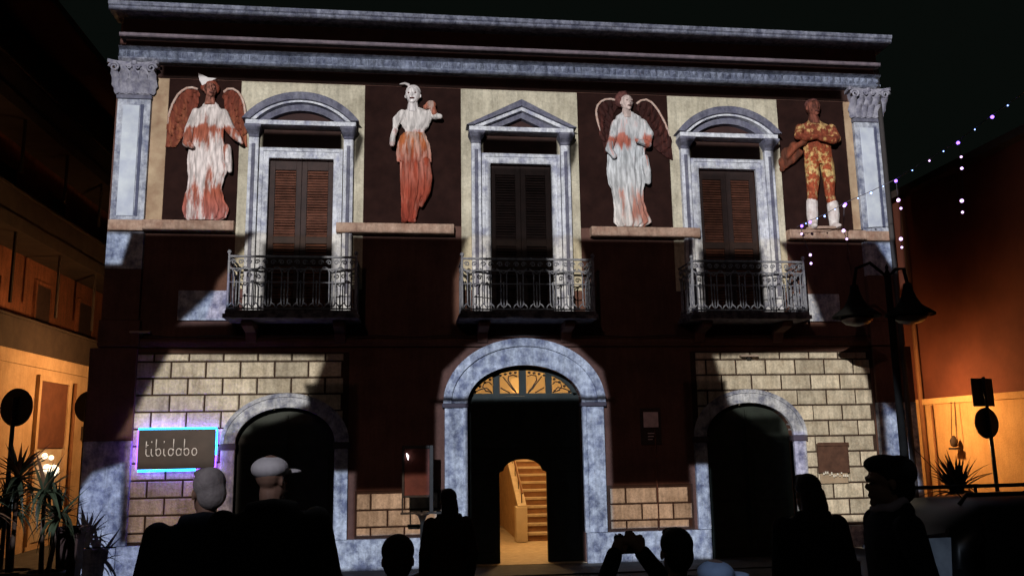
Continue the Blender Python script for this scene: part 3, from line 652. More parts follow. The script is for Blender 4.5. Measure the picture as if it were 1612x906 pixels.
BASEZ = 5.735; SY = -.105
def drape(mb, rows, cx, folds=9, amp=.07, depth=.5, seed=1, flat=.0):
    """loft of fold-edged ellipses through (z, x left, x right) rows, bottom to top, relative to (cx, BASEZ)"""
    rnd = random.Random(seed); ph = rnd.random()*6; rings = []; rows = sorted(rows); zs = [r[0] for r in rows]
    zz = zs[0]
    steps = []
    while zz < zs[-1]: steps.append(zz); zz += .028
    steps.append(zs[-1]); top = zs[-1]; bot = zs[0]
    for z in steps:
        for i in range(len(rows)-1):
            if rows[i][0] <= z <= rows[i+1][0]: break
        t = (z-rows[i][0])/(rows[i+1][0]-rows[i][0]); t = t*t*(3-2*t)
        l = rows[i][1]+(rows[i+1][1]-rows[i][1])*t; r = rows[i][2]+(rows[i+1][2]-rows[i][2])*t
        hw = (r-l)/2; xc = (l+r)/2-cx; k = 1-(z-bot)/(top-bot); a = amp*(.3+.7*k); ring = []
        for j in range(96):
            th = 2*PI*j/96; w = (1-a)+a*math.cos(folds*th+ph+1.3*math.sin(z*1.7+ph))+.5*a*math.cos((folds*2-3)*th-ph*2+2.0*z)
            ring.append((xc+hw*math.cos(th)*min(1.0, w+.03), SY+min(.10, hw*depth*.7)*math.sin(th)*w*1.0, z-BASEZ))
        rings.append(ring)
    mb.loft(rings); return mb
def limb(mb, pts, rs, cx):
    mb.tube([(x-cx, SY+y, z-BASEZ) for x, y, z in pts], rs, 10)
    for (x, y, z), r in zip(pts, rs): mb.ball((x-cx, SY+y, z-BASEZ), r*1.0, 10, 6)
FACE = []
def features(par, m):
    w = FACE[3]
    for p in FACE[:2]: MB().ball(p, (w*.2, w*.12, w*.13), 8, 6).build('eye', m, par)
    MB().ball(FACE[2], (w*.34, w*.12, w*.12), 8, 6).build('mouth', m, par)
def head(mb, x, z, w, h, cx, turn=0):
    """skull, jaw, nose, brow, neck; turn in radians about z, 0 looks to the square (-y)"""
    rt = Matrix.Rotation(turn, 3, 'Z'); c = Vector((x-cx, SY-.02, z-BASEZ))
    def P(a, b_, c_): return c+rt @ Vector((a, b_, c_))
    mb.ball(P(0, 0, h*.12), (w*.98, w*1.05, h*.80), 14, 10); mb.ball(P(0, -w*.18, -h*.35), (w*.72, w*.78, h*.58), 12, 8)
    mb.ball(P(0, -w*.98, -h*.12), (w*.16, w*.3, h*.24), 8, 6); mb.ball(P(0, -w*.80, h*.18), (w*.62, w*.22, h*.10), 8, 6)
    mb.ball(P(0, -w*.82, -h*.5), (w*.32, w*.14, h*.09), 8, 6); mb.ball(P(0, -w*.70, -h*.78), (w*.3, w*.22, h*.16), 8, 6)
    for e in (-1, 1): mb.ball(P(e*w*.98, 0, -h*.05), (w*.1, w*.2, h*.2), 6, 5)
    FACE[:] = [P(e*w*.36, -w*.86, h*.06) for e in (-1, 1)]+[P(0, -w*.93, -h*.5)]+[w]
    mb.tube([P(0, .01, -h*.5), c+Vector((0, .02, -h*1.75))], [w*.58, w*.85], 10)
def wing(par, outline, ntop, cx, m, mrim, out):
    """outline: first ntop points run over the arched top, the rest come back along the lower edge"""
    o = [(x-cx, z-BASEZ) for x, z in outline]
    w = MB().prism(o, SY+.06, SY+.09).build('wing', m, par)
    top = o[:ntop]; low = [o[0]]+o[:ntop-1:-1]
    def along(pl, t):
        L = [math.dist(a, b_) for a, b_ in zip(pl, pl[1:])]; d = t*sum(L)
        for (a, b_), l in zip(zip(pl, pl[1:]), L):
            if d <= l or (a, b_) == (pl[-2], pl[-1]): return (a[0]+(b_[0]-a[0])*min(1, d/l), a[1]+(b_[1]-a[1])*min(1, d/l))
            d -= l
    MB().tube([(x, SY+.03, z) for x, z in [along(top, i/14) for i in range(11)]], [.022]*9+[.014, .006], 6).build('wing_rim', mrim, w, True)
    for row, (t0, t1) in enumerate(((.0, .55), (.35, 1.0))):
        for k in range(8):
            s = along(top, .06+.86*k/7*(.75 if row == 0 else 1)); e = along(low, .12+.86*k/7)
            a = (s[0]+(e[0]-s[0])*t0, s[1]+(e[1]-s[1])*t0); b_ = (s[0]+(e[0]-s[0])*t1, s[1]+(e[1]-s[1])*t1)
            dx, dz = b_[0]-a[0], b_[1]-a[1]; L = math.hypot(dx, dz)
            if L < .08: continue
            nx, nz = -dz/L, dx/L; ww = .05; y = SY+.058-.02*(1-row)-.002*k; v = []
            for t, q in ((0, .5), (.3, 1), (.7, .95), (.92, .5), (1, .05)):
                px, pz_ = a[0]+dx*t, a[1]+dz*t
                v += [(px-nx*ww*q, y+.012, pz_-nz*ww*q), (px, y-.012, pz_), (px+nx*ww*q, y+.012, pz_+nz*ww*q)]
            f = []
            for j in range(4): f += [(j*3, j*3+1, j*3+4, j*3+3), (j*3+1, j*3+2, j*3+5, j*3+4), (j*3+3, j*3+5, j*3+2, j*3)]
            MB().add(v, f).build('feather', m, w)
    return w
WHITE = (.85, .75, .73); PINK = (.64, .36, .34); RUST = (.46, .16, .14); DRED = (.15, .03, .022); OCH = (.62, .36, .10); BROWN = (.085, .03, .02)
# --- first statue: angel with open wings
cx = -5.38; s1 = thing('projected_angel', 'relief statue of a projected winged angel in pinkish white robe with spread rust-red wings, far left niche', 'statue', (cx, 0, BASEZ), 0, 'projected figures on the upper ledges')
mr = zmat('angel_robe', [(0, WHITE), (2.8, (.72, .66, .63))], [(0, RUST), (.5, (.45, .12, .07)), (1.3, (.40, .14, .09)), (1.6, (.42, .12, .07)), (2.8, PINK)],
          [(0, .50), (.32, .54), (.62, .40), (1.15, .34), (1.36, .48), (1.58, .56), (1.70, .34), (2.8, .28)], 6)
b = MB(); drape(b, [(5.735, -5.66, -5.12), (5.79, -5.72, -5.02), (5.93, -5.76, -4.98), (6.13, -5.73, -5.07), (6.3, -5.69, -5.11), (6.47, -5.68, -5.08), (6.61, -5.70, -5.03), (6.81, -5.71, -5.06), (7.02, -5.69, -5.09), (7.2, -5.63, -5.12),
    (7.33, -5.62, -5.12), (7.5, -5.62, -5.1), (7.66, -5.6, -5.12), (7.76, -5.51, -5.22), (7.86, -5.44, -5.30)], cx, 13, .14, .55, 3)
limb(b, [(-5.60, 0, 7.64), (-5.69, -.04, 7.3), (-5.70, -.12, 7.04), (-5.60, -.17, 6.98)], [.075, .08, .07, .045], cx)
limb(b, [(-5.14, 0, 7.64), (-5.02, -.04, 7.34), (-4.90, -.08, 7.2), (-4.80, -.10, 7.08)], [.075, .085, .08, .03], cx)
limb(b, [(-5.05, -.05, 7.0), (-5.02, -.08, 6.75), (-4.99, -.05, 6.6)], [.07, .07, .04], cx)
fused(b, 'robe', mr, s1, .010, 1)
b = MB(); head(b, -5.375, 8.035, .118, .15, cx, .35); fused(b, 'head', zmat('angel_face', [(0, (.44, .18, .13)), (2.8, (.44, .18, .13))], [(0, BROWN), (2.8, BROWN)], [(0, .45), (2.8, .45)], 14), s1, .009, 2); features(s1, mat('face_shade_pigment', (.10, .035, .03), (.06, .02, .018), 20))
b = MB(); b.ball((.0, SY+.03, 2.40), (.125, .11, .11), 12, 8); b.ball((-.09, SY+.03, 2.37), (.09, .09, .08)); b.ball((.09, SY+.02, 2.35), (.06, .08, .09))
fused(b, 'hair', mat('rust_hair', (.30, .075, .04), (.12, .03, .02), 20, .8), s1, .012, 1)
b = MB(); b.loft([[(-.13, SY-.06, 2.37), (.10, SY-.06, 2.51), (.10, SY+.02, 2.51), (-.13, SY+.02, 2.37)], [(-.19, SY-.05, 2.48), (-.05, SY-.05, 2.53), (-.05, SY+.01, 2.53), (-.19, SY+.01, 2.48)], [(-.22, SY-.03, 2.62), (-.20, SY-.03, 2.61), (-.20, SY, 2.61), (-.22, SY, 2.62)]])
fused(b, 'pointed_hood', mat('white_marble', (.72, .69, .68), (.6, .55, .55), 8), s1, .01, 3)
mw1 = zmat('rust_wing', [(0, (.24, .06, .035)), (2.8, (.20, .05, .03))], [(0, (.42, .16, .08)), (1.6, (.36, .12, .06)), (2.8, DRED)], [(0, .42), (2.8, .42)], 10)
rim = mat('pale_wing_rim', (.62, .50, .44), (.45, .28, .22), 12)
wing(s1, [(-5.60, 8.07), (-5.70, 8.10), (-5.81, 8.08), (-5.92, 7.97), (-6.0, 7.8), (-6.05, 7.62), (-6.07, 7.31), (-6.09, 7.03), (-5.92, 7.03), (-5.77, 7.3), (-5.65, 7.56), (-5.58, 7.85)], 8, cx, mw1, rim, -1)
wing(s1, [(-5.17, 8.03), (-5.12, 8.09), (-5.04, 8.11), (-4.95, 8.07), (-4.87, 7.97), (-4.82, 7.84), (-4.79, 7.66), (-4.76, 7.3), (-4.74, 7.06), (-4.83, 7.1), (-5.0, 7.27), (-5.14, 7.69)], 9, cx, mw1, rim, 1)
# --- second statue: woman with a jug on her shoulder
cx = -1.9; s2 = thing('projected_woman', 'relief statue of a projected woman in white blouse and rust skirt, one arm raised to her shoulder', 'statue', (cx, 0, BASEZ), 0, 'projected figures on the upper ledges')
mb2 = zmat('white_blouse', [(0, (.78, .74, .72)), (2.8, (.80, .76, .74))], [(0, PINK), (2.8, PINK)], [(0, .5), (1.66, .5), (1.76, .28), (2.8, .22)], 9)
b = MB(); drape(b, [(7.34, -2.04, -1.71), (7.41, -2.05, -1.70), (7.5, -2.11, -1.63), (7.64, -2.13, -1.58), (7.76, -2.10, -1.58), (7.83, -2.0, -1.72), (7.86, -1.96, -1.82)], cx, 7, .05, .55, 5)
limb(b, [(-2.10, 0, 7.73), (-2.19, -.02, 7.60), (-2.22, -.03, 7.47)], [.075, .085, .05], cx)
limb(b, [(-2.22, -.03, 7.42), (-2.26, -.08, 7.27), (-2.27, -.10, 7.13)], [.055, .05, .05], cx)
limb(b, [(-1.62, 0, 7.74), (-1.52, -.06, 7.68), (-1.44, -.10, 7.66)], [.08, .065, .045], cx)
fused(b, 'blouse', mb2, s2, .012, 2)
ms2 = zmat('rust_skirt', [(0, (.30, .05, .03)), (.6, (.36, .07, .04)), (1.1, (.5, .2, .15)), (1.6, (.62, .42, .34)), (2.8, WHITE)], [(0, (.50, .22, .17)), (.5, (.42, .10, .06)), (1.1, (.36, .06, .03)), (1.5, (.50, .15, .05)), (2.8, DRED)], [(0, .36), (.9, .42), (1.2, .46), (1.62, .48), (2.8, .4)], 8)
b = MB(); drape(b, [(5.76, -2.11, -1.86), (5.95, -2.12, -1.82), (6.09, -2.12, -1.78), (6.3, -2.13, -1.70), (6.58, -2.14, -1.66), (6.84, -2.14, -1.66), (7.14, -2.12, -1.66), (7.36, -2.08, -1.70)], cx, 11, .18, .6, 8)
drape(b, [(6.84, -2.20, -1.58), (7.0, -2.21, -1.58), (7.14, -2.19, -1.60), (7.3, -2.14, -1.66), (7.38, -2.08, -1.70)], cx, 11, .13, .6, 4)
limb(b, [(-1.68, -.06, 6.85), (-1.64, -.08, 6.55), (-1.66, -.06, 6.3), (-1.76, -.04, 6.05)], [.07, .075, .06, .03], cx)
limb(b, [(-2.05, -.08, 5.77), (-2.03, -.16, 5.76)], [.05, .035], cx); limb(b, [(-1.9, -.06, 5.77), (-1.88, -.12, 5.76)], [.045, .035], cx)
fused(b, 'skirt', ms2, s2, .010, 1)
b = MB(); head(b, -1.915, 8.06, .14, .18, cx, -.15); fused(b, 'head', zmat('pale_face', [(0, (.84, .80, .80)), (2.8, (.84, .80, .80))], [(0, (.2, .12, .14)), (2.8, (.2, .12, .14))], [(0, .26), (2.8, .26)], 11), s2, .009, 2); features(s2, mat('face_shade_pigment', (.10, .035, .03), (.06, .02, .018), 20))
b = MB(); b.ball((-.01, SY+.05, 2.42), (.14, .10, .14)); b.tube([(-.08, SY, 2.53), (-.16, SY-.02, 2.555), (-.25, SY-.03, 2.53)], [.03, .024, .012], 8)
fused(b, 'feathered_cap', mat('white_marble', (.7, .66, .65)), s2, .01, 2)
b = MB(); limb(b, [(-1.54, -.08, 7.72), (-1.57, -.06, 7.85), (-1.64, -.04, 7.93)], [.055, .05, .035], cx); b.ball((.30, SY-.02, 2.16), (.10, .09, .085)); b.ball((.21, SY-.04, 2.12), (.05, .05, .045))
fused(b, 'shoulder_bundle', zmat('rust_bundle', [(0, RUST), (2.8, (.45, .16, .09))], [(0, WHITE), (2.8, (.60, .38, .30))], [(0, .42), (2.8, .42)], 13), s2, .011, 2)
# --- third statue: angel in a long white robe
cx = 1.95; s3 = thing('projected_angel', 'relief statue of a projected angel in long white robe with dark maroon wings, right of the central window', 'statue', (cx, 0, BASEZ), 0, 'projected figures on the upper ledges')
mr3 = zmat('white_robe', [(0, (.78, .72, .68)), (.8, (.66, .68, .70)), (1.4, (.62, .66, .70)), (2.8, (.78, .74, .73))], [(0, (.44, .17, .12)), (.5, (.50, .24, .19)), (1.5, (.42, .12, .08)), (1.7, (.46, .16, .12)), (2.8, PINK)],
           [(0, .42), (.25, .48), (.55, .42), (.9, .28), (1.35, .36), (1.6, .54), (1.75, .36), (2.8, .3)], 5.5)
b = MB(); drape(b, [(5.735, 1.70, 2.20), (5.83, 1.63, 2.34), (6.05, 1.65, 2.26), (6.23, 1.64, 2.22), (6.41, 1.62, 2.22), (6.55, 1.56, 2.26), (6.77, 1.54, 2.26), (6.95, 1.56, 2.27), (7.13, 1.57, 2.28), (7.32, 1.66, 2.31), (7.47, 1.68, 2.34), (7.65, 1.68, 2.32), (7.79, 1.75, 2.23), (7.90, 1.87, 2.08)], cx, 13, .13, .5, 11)
limb(b, [(2.24, 0, 7.68), (2.35, -.05, 7.46), (2.30, -.1, 7.26), (2.08, -.20, 7.28)], [.09, .085, .075, .04], cx)
limb(b, [(1.74, 0, 7.66), (1.66, -.05, 7.35), (1.58, -.1, 7.14), (1.66, -.14, 7.0)], [.08, .075, .07, .05], cx)
limb(b, [(2.24, -.06, 7.0), (2.27, -.08, 6.75), (2.29, -.06, 6.56)], [.07, .075, .05], cx)
fused(b, 'robe', mr3, s3, .010, 1)
b = MB(); head(b, 1.955, 8.055, .125, .165, cx, .25); fused(b, 'head', zmat('rosy_face', [(0, (.72, .58, .54)), (2.8, (.72, .58, .54))], [(0, (.22, .08, .07)), (2.8, (.22, .08, .07))], [(0, .32), (2.8, .32)], 12), s3, .009, 2); features(s3, mat('face_shade_pigment', (.10, .035, .03), (.06, .02, .018), 20))
b = MB(); b.ball((-.05, SY+.04, 2.42), (.15, .11, .14)); b.ball((-.11, SY+.02, 2.36), (.09, .09, .11)); b.tube([(-.2, SY+.02, 2.40), (-.11, SY+.0, 2.53), (.02, SY, 2.56)], [.02, .025, .02], 6)
fused(b, 'hair', mat('dark_maroon_hair', (.16, .06, .05), (.06, .02, .02), 18), s3, .012, 1)
mw3 = zmat('maroon_wing', [(0, (.06, .016, .013)), (2.8, (.035, .011, .010))], [(0, (.14, .035, .025)), (2.8, (.06, .018, .015))], [(0, .45), (2.8, .36)], 9)
wing(s3, [(1.85, 8.07), (1.76, 8.14), (1.61, 8.15), (1.50, 8.10), (1.43, 8.02), (1.39, 7.88), (1.43, 7.67), (1.49, 7.41), (1.54, 7.12), (1.62, 7.14), (1.66, 7.34), (1.72, 7.86)], 9, cx, mw3, rim, -1)
wing(s3, [(2.16, 8.07), (2.26, 8.15), (2.37, 8.16), (2.46, 8.10), (2.55, 7.98), (2.68, 7.73), (2.75, 7.5), (2.79, 7.3), (2.81, 7.02), (2.72, 7.05), (2.52, 7.2), (2.34, 7.42), (2.25, 7.78)], 9, cx, mw3, rim, 1)
# --- fourth statue: man in mottled ochre clothes and white boots
cx = 5.58; s4 = thing('projected_man', 'relief statue of a projected man in mottled orange clothes and white boots, far right niche', 'statue', (cx, 0, BASEZ), 0, 'projected figures on the upper ledges')
mc4 = zmat('mottled_ochre', [(0, (.66, .50, .26)), (1.2, (.66, .46, .18)), (1.7, (.60, .36, .13)), (2.8, (.70, .58, .30))], [(0, (.34, .07, .035)), (1.3, (.38, .08, .03)), (1.7, (.22, .05, .025)), (2.8, (.34, .09, .05))], [(0, .5), (.5, .52), (.8, .56), (1.1, .46), (1.5, .52), (1.75, .60), (2.05, .46), (2.8, .42)], 12, stretch=.8)
b = MB(); drape(b, [(6.98, 5.30, 5.87), (7.16, 5.31, 5.86), (7.34, 5.30, 5.85), (7.49, 5.28, 5.87), (7.64, 5.25, 5.90), (7.74, 5.27, 5.85), (7.82, 5.41, 5.70), (7.88, 5.48, 5.62)], cx, 6, .03, .5, 2)
limb(b, [(5.44, 0, 7.02), (5.43, -.02, 6.7), (5.40, -.02, 6.42), (5.39, 0, 6.25)], [.135, .125, .10, .09], cx)
limb(b, [(5.73, 0, 7.02), (5.75, -.02, 6.7), (5.74, -.01, 6.42), (5.78, 0, 6.22)], [.135, .115, .09, .085], cx)
limb(b, [(5.26, 0, 7.68), (5.20, -.05, 7.52), (5.28, -.16, 7.44), (5.55, -.2, 7.47)], [.085, .085, .07, .05], cx)
limb(b, [(5.88, 0, 7.70), (5.94, -.05, 7.48), (5.82, -.17, 7.40), (5.56, -.2, 7.42)], [.085, .09, .07, .05], cx)
fused(b, 'clothes', mc4, s4, .013, 2)
b = MB(); head(b, 5.545, 8.07, .14, .175, cx, .1); fused(b, 'head', zmat('brown_face', [(0, (.26, .09, .06)), (2.8, (.24, .08, .055))], [(0, BROWN), (2.8, BROWN)], [(0, .45), (2.8, .45)], 13), s4, .009, 2); features(s4, mat('face_shade_pigment', (.10, .035, .03), (.06, .02, .018), 20))
b = MB(); b.ball((-.035, SY+.05, 2.42), (.13, .11, .13)); b.ball((.0, SY+.05, 2.50), (.1, .1, .06)); fused(b, 'hair', mat('dark_maroon_hair', (.16, .06, .05)), s4, .011, 1)
bm_ = mat('white_boot', (.74, .70, .68), (.5, .42, .4), 10)
for pts in ([(5.385, 0, 6.26), (5.375, 0, 6.02), (5.37, 0, 5.83), (5.35, -.10, 5.79), (5.34, -.15, 5.785)], [(5.785, 0, 6.22), (5.79, 0, 6.0), (5.785, 0, 5.83), (5.79, -.10, 5.79), (5.80, -.15, 5.785)]):
    b = MB(); limb(b, pts, [.105, .105, .085, .06, .045], cx); fused(b, 'boot', bm_, s4, .011, 2)
b = MB(); b.lathe([(.30, 0), (.31, .02), (.30, .045)], (0.0, SY, -.002), 20); b.v = [(x*1.12, SY+(y-SY)*.5, z) for x, y, z in b.v]; b.build('statue_base', mat('base_stone', (.42, .30, .24), (.3, .2, .15)), s4)
b = MB(); v = []
for i, (x, z, w) in enumerate(((5.30, 7.38, .06), (5.12, 7.30, .10), (4.99, 7.16, .13), (4.92, 7.02, .11), (4.88, 6.9, .05))): b.ball((x-cx, SY-.04+.02*i, z-BASEZ), (w*1.1, .055, w*1.15), 10, 7)
limb(b, [(5.3, -.1, 7.4), (5.1, -.06, 7.28), (4.95, -.03, 7.1)], [.05, .06, .05], cx); limb(b, [(5.22, -.02, 7.2), (5.08, 0, 7.05), (4.96, 0, 6.95)], [.06, .055, .03], cx)
fused(b, 'cloak', zmat('rust_cloak', [(0, (.30, .08, .04)), (2.8, (.34, .09, .045))], [(0, BROWN), (2.8, (.12, .04, .02))], [(0, .5), (2.8, .5)], 11), s4, .011, 1)
# ================================================================== the house on the left across the alley
OCHRE = mat('ochre_house_plaster', (.52, .36, .22), (.38, .25, .14), 1.5, .9, .4, 40, grime=.15)
DARKP = mat('dark_parapet', (.055, .038, .03), (.035, .024, .02), 3, .9, .2, 40)
lh = thing('corner_house', 'tall house with stacked balconies and lamplit ground floor across the left alley', 'building', (-9.5, 0, 0))
MB().box(-5, 0, -3.5, 14, 0, 3.64).build('ground_wall', OCHRE, lh)
MB().box(-5.5, -.9, -3.5, 14, 3.92, 11.0).build('upper_wall', mat('dimmed_ochre_plaster', (.23, .082, .042), (.14, .05, .025), 1.5, .9, .4, 40, grime=.5), lh)  # dim lamplight on the upper floors painted as a darker, redder plaster
MB().box(-5.6, .25, -3.6, 14.2, 11.01, 11.2).build('eave', mat('eave_tile', (.12, .06, .04)), lh)
MB().box(-.05, .14, -3.5, 13.5, 3.46, 3.60).build('fascia_moulding', OCHRE, lh) if False else None
for z, h in ((3.65, .62), (6.2, .5), (8.5, .6)):
    s_ = MB().box(-.899, .0, -3.4, 13.5, z, z+.26).build('balcony_slab', OCHRE if z < 4 else DARKP, lh)
    MB().box(-.14, -.06, -3.4, 13.5, z+.261, z+.26+h).build('parapet', DARKP, s_)
    MB().box(-.18, -.02, -3.4, 13.5, z+.26+h+.001, z+.26+h+.05).build('coping', DARKP, s_)
for y in (2.8, 5.0, 7.2, 9.6):
    for z0, z1 in ((4.8, 6.19), (7.4, 8.49)): MB().tube([(-.10, y, z0), (-.10, y, z1)], .035, 6).build('post', DARKP, lh)
for (y0, y1, z0, z1) in ((2.9, 4.0, 4.0, 5.55), (5.8, 6.6, 4.0, 5.7), (3.2, 4.3, 6.5, 7.9), (8.4, 9.4, 4.0, 5.7), (6.2, 7.0, 6.5, 7.9)):
    w = MB().box(-.9+.001, -.86, y0, y1, z0, z1).build('window', SHUTD, lh)
    fr = MB()
    for a, b_ in ((y0-.08, y0), (y1, y1+.08)): fr.box(-.899, -.83, a, b_, z0, z1+.08)
    fr.box(-.899, -.83, y0+.001, y1-.001, z1, z1+.08); fr.build('frame', mat('dimmed_ochre_plaster', (.17, .06, .03)), w)
lit = MB().box(-.899, -.85, 1.3, 1.9, 6.9, 7.7).build('window', emit('dim_lit_window', (.9, .55, .28), .35), lh)
for a in (1.58,): MB().box(-.85, -.83, a, a+.04, 6.9, 7.7).build('glazing_bar', DARKP, lit)
MB().box(-.85, -.83, 1.3, 1.9, 7.28, 7.32).build('glazing_bar', DARKP, lit)
sh = MB().box(.001, .05, 4.15, 5.6, 2.02, 3.38).build('shop_blind', mat('brown_blind', (.13, .05, .03), (.09, .035, .022)), lh)
fr = MB(); fr.box(.001, .08, 4.03, 4.148, .1, 3.5); fr.box(.001, .08, 5.602, 5.75, .1, 3.5); fr.box(.001, .08, 4.15, 5.6, 3.385, 3.5); fr.build('door_surround', OCHRE, lh)
gl = MB().box(.001, .02, 4.16, 5.59, .15, 2.0).build('shop_window', mat('shop_glass', (.55, .48, .38), (.40, .30, .2), 5, .3), lh)
for i, (y, z, r_) in enumerate(((4.6, 1.86, .06), (4.95, 1.82, .05), (4.75, 1.6, .09), (5.1, 1.55, .12))): MB().ball((.06, y, z), r_, 10, 7).build('display_globe', emit('shop_globe_glow', (1, .85, .62), 2.2), gl, True)
MB().tube([(.06, 6.0, .1), (.06, 6.0, 3.45)], .04, 8).build('drain_pipe', mat('rusty_pipe', (.2, .09, .04)), lh, True)
MB().box(.002, .25, 6.7, 7.0, 2.2, 2.5).build('wall_box', DARKP, lh)

# the lamps of the two alleys are fixed to the flanks of the palazzo
SOD = (1, .53, .20)
def wall_lamp(loc, sx, label, e):
    t = thing('wall_lamp', label, 'lamp', loc)
    MB().tube([(-sx*.34, 0, .1), (-sx*.2, 0, .22), (0, 0, .2), (0, 0, .1)], .015, 6).build('bracket', BLACK, t, True)
    MB().lathe([(.16, .0), (.15, .04), (.05, .1), (.02, .12)], n=14).build('lamp_shade', BLACK, t, True)
    MB().ball((0, 0, -.03), .06, 10, 7).build('bulb', emit('sodium_bulb', (1, .5, .15), 30), t, True)
    point('alley_light', (loc[0], loc[1], loc[2]-.14), e, SOD, .1)
wall_lamp((-7.3, 4.4, 3.8), -1, 'sodium wall lamp on the left flank of the palazzo, lighting the alley', 430)
wall_lamp((7.28, .75, 2.85), 1, 'sodium wall lamp on the right flank of the palazzo, lighting the alley', 260)

# ================================================================== the house on the right
rh = thing('side_house', 'plain rendered house with lamplit ground floor and moulded ledge on the right', 'building', (8.6, 0, 0))
RP = mat('orange_render', (.58, .36, .16), (.46, .27, .11), 1.2, .9, .4, 40, grime=.12)
MB().box(0, 6, -9, 12, 0, 2.62).build('ground_wall', RP, rh)
MB().box(.02, 6, -9, 12, 2.74, 7.05).build('upper_wall', mat('dimmed_red_render', (.15, .045, .025), (.10, .03, .018), 1.0, .9, .2, 40), rh)  # lamp falloff up the wall painted into this darker render
MB().box(-.09, 6, -9, 12, 2.621, 2.738).build('ledge', RP, rh)
MB().box(-.2, 6.2, -9.2, 12, 7.051, 7.2).build('eave', DARKP, rh)
MB().tube([(-.08, 2.05, .05), (-.08, 2.05, 7.0)], .05, 8).build('drain_pipe', mat('rusty_pipe', (.2, .09, .04)), rh, True)
MB().tube([(-.06, 1.75, .05), (-.06, 1.75, 2.6)], .02, 6).build('conduit', mat('rusty_pipe', (.2, .09, .04)), rh, True)
MB().box(-.03, -.001, -2.9, -1.75, .05, 2.05).build('door', mat('brown_blind', (.13, .05, .03)), rh)
hk = thing('pulley_lamp', 'small lamp hanging on two cords below the ledge of the right house', 'lamp', (8.45, 1.0, 1.95))
for y in (-.09, .06): MB().tube([(0, y, .0), (.05, y+.02*(1 if y < 0 else -1), .69)], .008, 5).build('cord', DARKP, hk)
MB().lathe([(.02, -.17), (.06, -.15), (.075, -.05), (.03, .03), (.015, .05)], n=10).build('lamp_body', DARKP, hk, True)
MB().box(-.06, .06, -.12, .10, -.22, -.18).build('tray', DARKP, hk)

# ================================================================== signs seen from behind
def disc_sign(loc, z, r, label, top=None, lean=0, rz=0):
    t = thing('road_sign', label, 'road sign', loc, rz, 'road signs seen from behind')
    BK = mat('sign_back', (.03, .028, .027), (.02, .019, .018), 6, .5)
    MB().tube([(lean, 0, 0), (0, 0, z+r*.5)], .03, 8).build('pole', BLACK, t, True)
    mb = MB().tube([(0, .035, z), (0, .055, z)], [r, r], 28); mb.build('disc', BK, t)
    for q in (.13, -.13): MB().box(-.05, .05, .02, .0345, z+q-.02, z+q+.02).build('clamp', BLACK, t)
    if top:
        MB().tube([(0, 0, z+r*.5), (-.02, 0, z+r+top)], .025, 8).build('extension', BLACK, t, True)
        bevel(MB().box(-.24, .20, .03, .05, z+r+.02, z+r+.46).build('plate', BK, t), .01)
    return t
disc_sign((-7.75, -1, 0), 2.63, .28, 'round road sign on a pole beside the palms at the far left edge', rz=-.35)
t = disc_sign((-7.5, 1.2, 0), 2.72, .27, 'round road sign half hidden behind the palazzo corner in the left alley', rz=-.35)
bevel(MB().box(-.05, .24, .03, .05, 2.14, 2.42).build('lower_plate', mat('sign_back', (.03, .028, .027)), t), .01)
disc_sign((7.06, -2, 0), 2.19, .24, 'round road sign with a square plate above it before the orange wall', .48, .03, .22)

# ================================================================== street lamp with two hanging heads
LAMPB = mat('matte_black_iron', (.008, .008, .008), (.005, .005, .005), 10, .9, spec=.05)
lp = thing('street_lamp', 'unlit black street lamp with two bell-shaped heads before the right corner', 'street lamp', (5.59, -2, 0))
MB().lathe([(.16, 0), (.16, .25), (.10, .32), (.075, .7), (.06, .9), (.05, 4.55), (.02, 4.62), (.03, 4.66), (.0, 4.72)], n=14).build('post', LAMPB, lp, True)
MB().tube([(-.52, .1, 4.40), (-.46, .1, 4.66), (-.25, .05, 4.74), (0, 0, 4.5), (.12, -.05, 4.62), (.22, -.1, 4.62), (.26, -.1, 4.40)], .028, 8).build('arm', LAMPB, lp, True)
for x, y in ((-.52, .1), (.26, -.1)):
    hd = MB().lathe([(.02, .50), (.06, .48), (.08, .36), (.12, .25), (.19, .13), (.30, .05), (.37, .0), (.37, -.03), (.33, -.025)], (x, y, 3.90), 22).build('lamp_shade', LAMPB, lp, True)
    MB().lathe([(.25, -.025), (.24, -.08), (.17, -.14), (.05, -.17)], (x, y, 3.90), 18).build('glass_bowl', mat('dull_bowl_glass', (.022, .014, .012), (.016, .01, .008), 8, .4), hd, True)

# ================================================================== string of lights
sl = thing('string_lights', 'string of small violet and white lights with hanging strands before the right niche', 'string lights', (0, 0, 0))
wire = [(4.9, -.45, 5.70), (4.912, -.6, 5.708), (5.007, -.73, 5.747), (5.169, -.95, 5.80), (5.397, -1.26, 5.93), (5.643, -1.66, 6.016), (5.866, -2.04, 6.112), (6.141, -2.55, 6.291), (6.345, -2.99, 6.434), (6.56, -3.51, 6.655), (6.712, -4.0, 6.80), (7.3, -5.6, 7.6)]
WIRE = mat('dark_wire', (.10, .09, .11), (.06, .055, .07))
MB().tube(wire, .006, 5).build('wire', WIRE, sl)
VIO = emit('violet_bulb', (.26, .12, 1.0), 4.5); WHI = emit('white_bulb', (.80, .52, 1.0), 2.6); BLU = emit('blue_bulb', (.25, .4, 1.0), 7)
big = MB().ball((0, 0, 0), .026, 8, 6).mesh('bulb_v', True); big.materials.append(VIO)
whm = MB().ball((0, 0, 0), .025, 8, 6).mesh('bulb_w', True); whm.materials.append(WHI)
blm = MB().ball((0, 0, 0), .016, 8, 6).mesh('bulb_b', True); blm.materials.append(BLU)
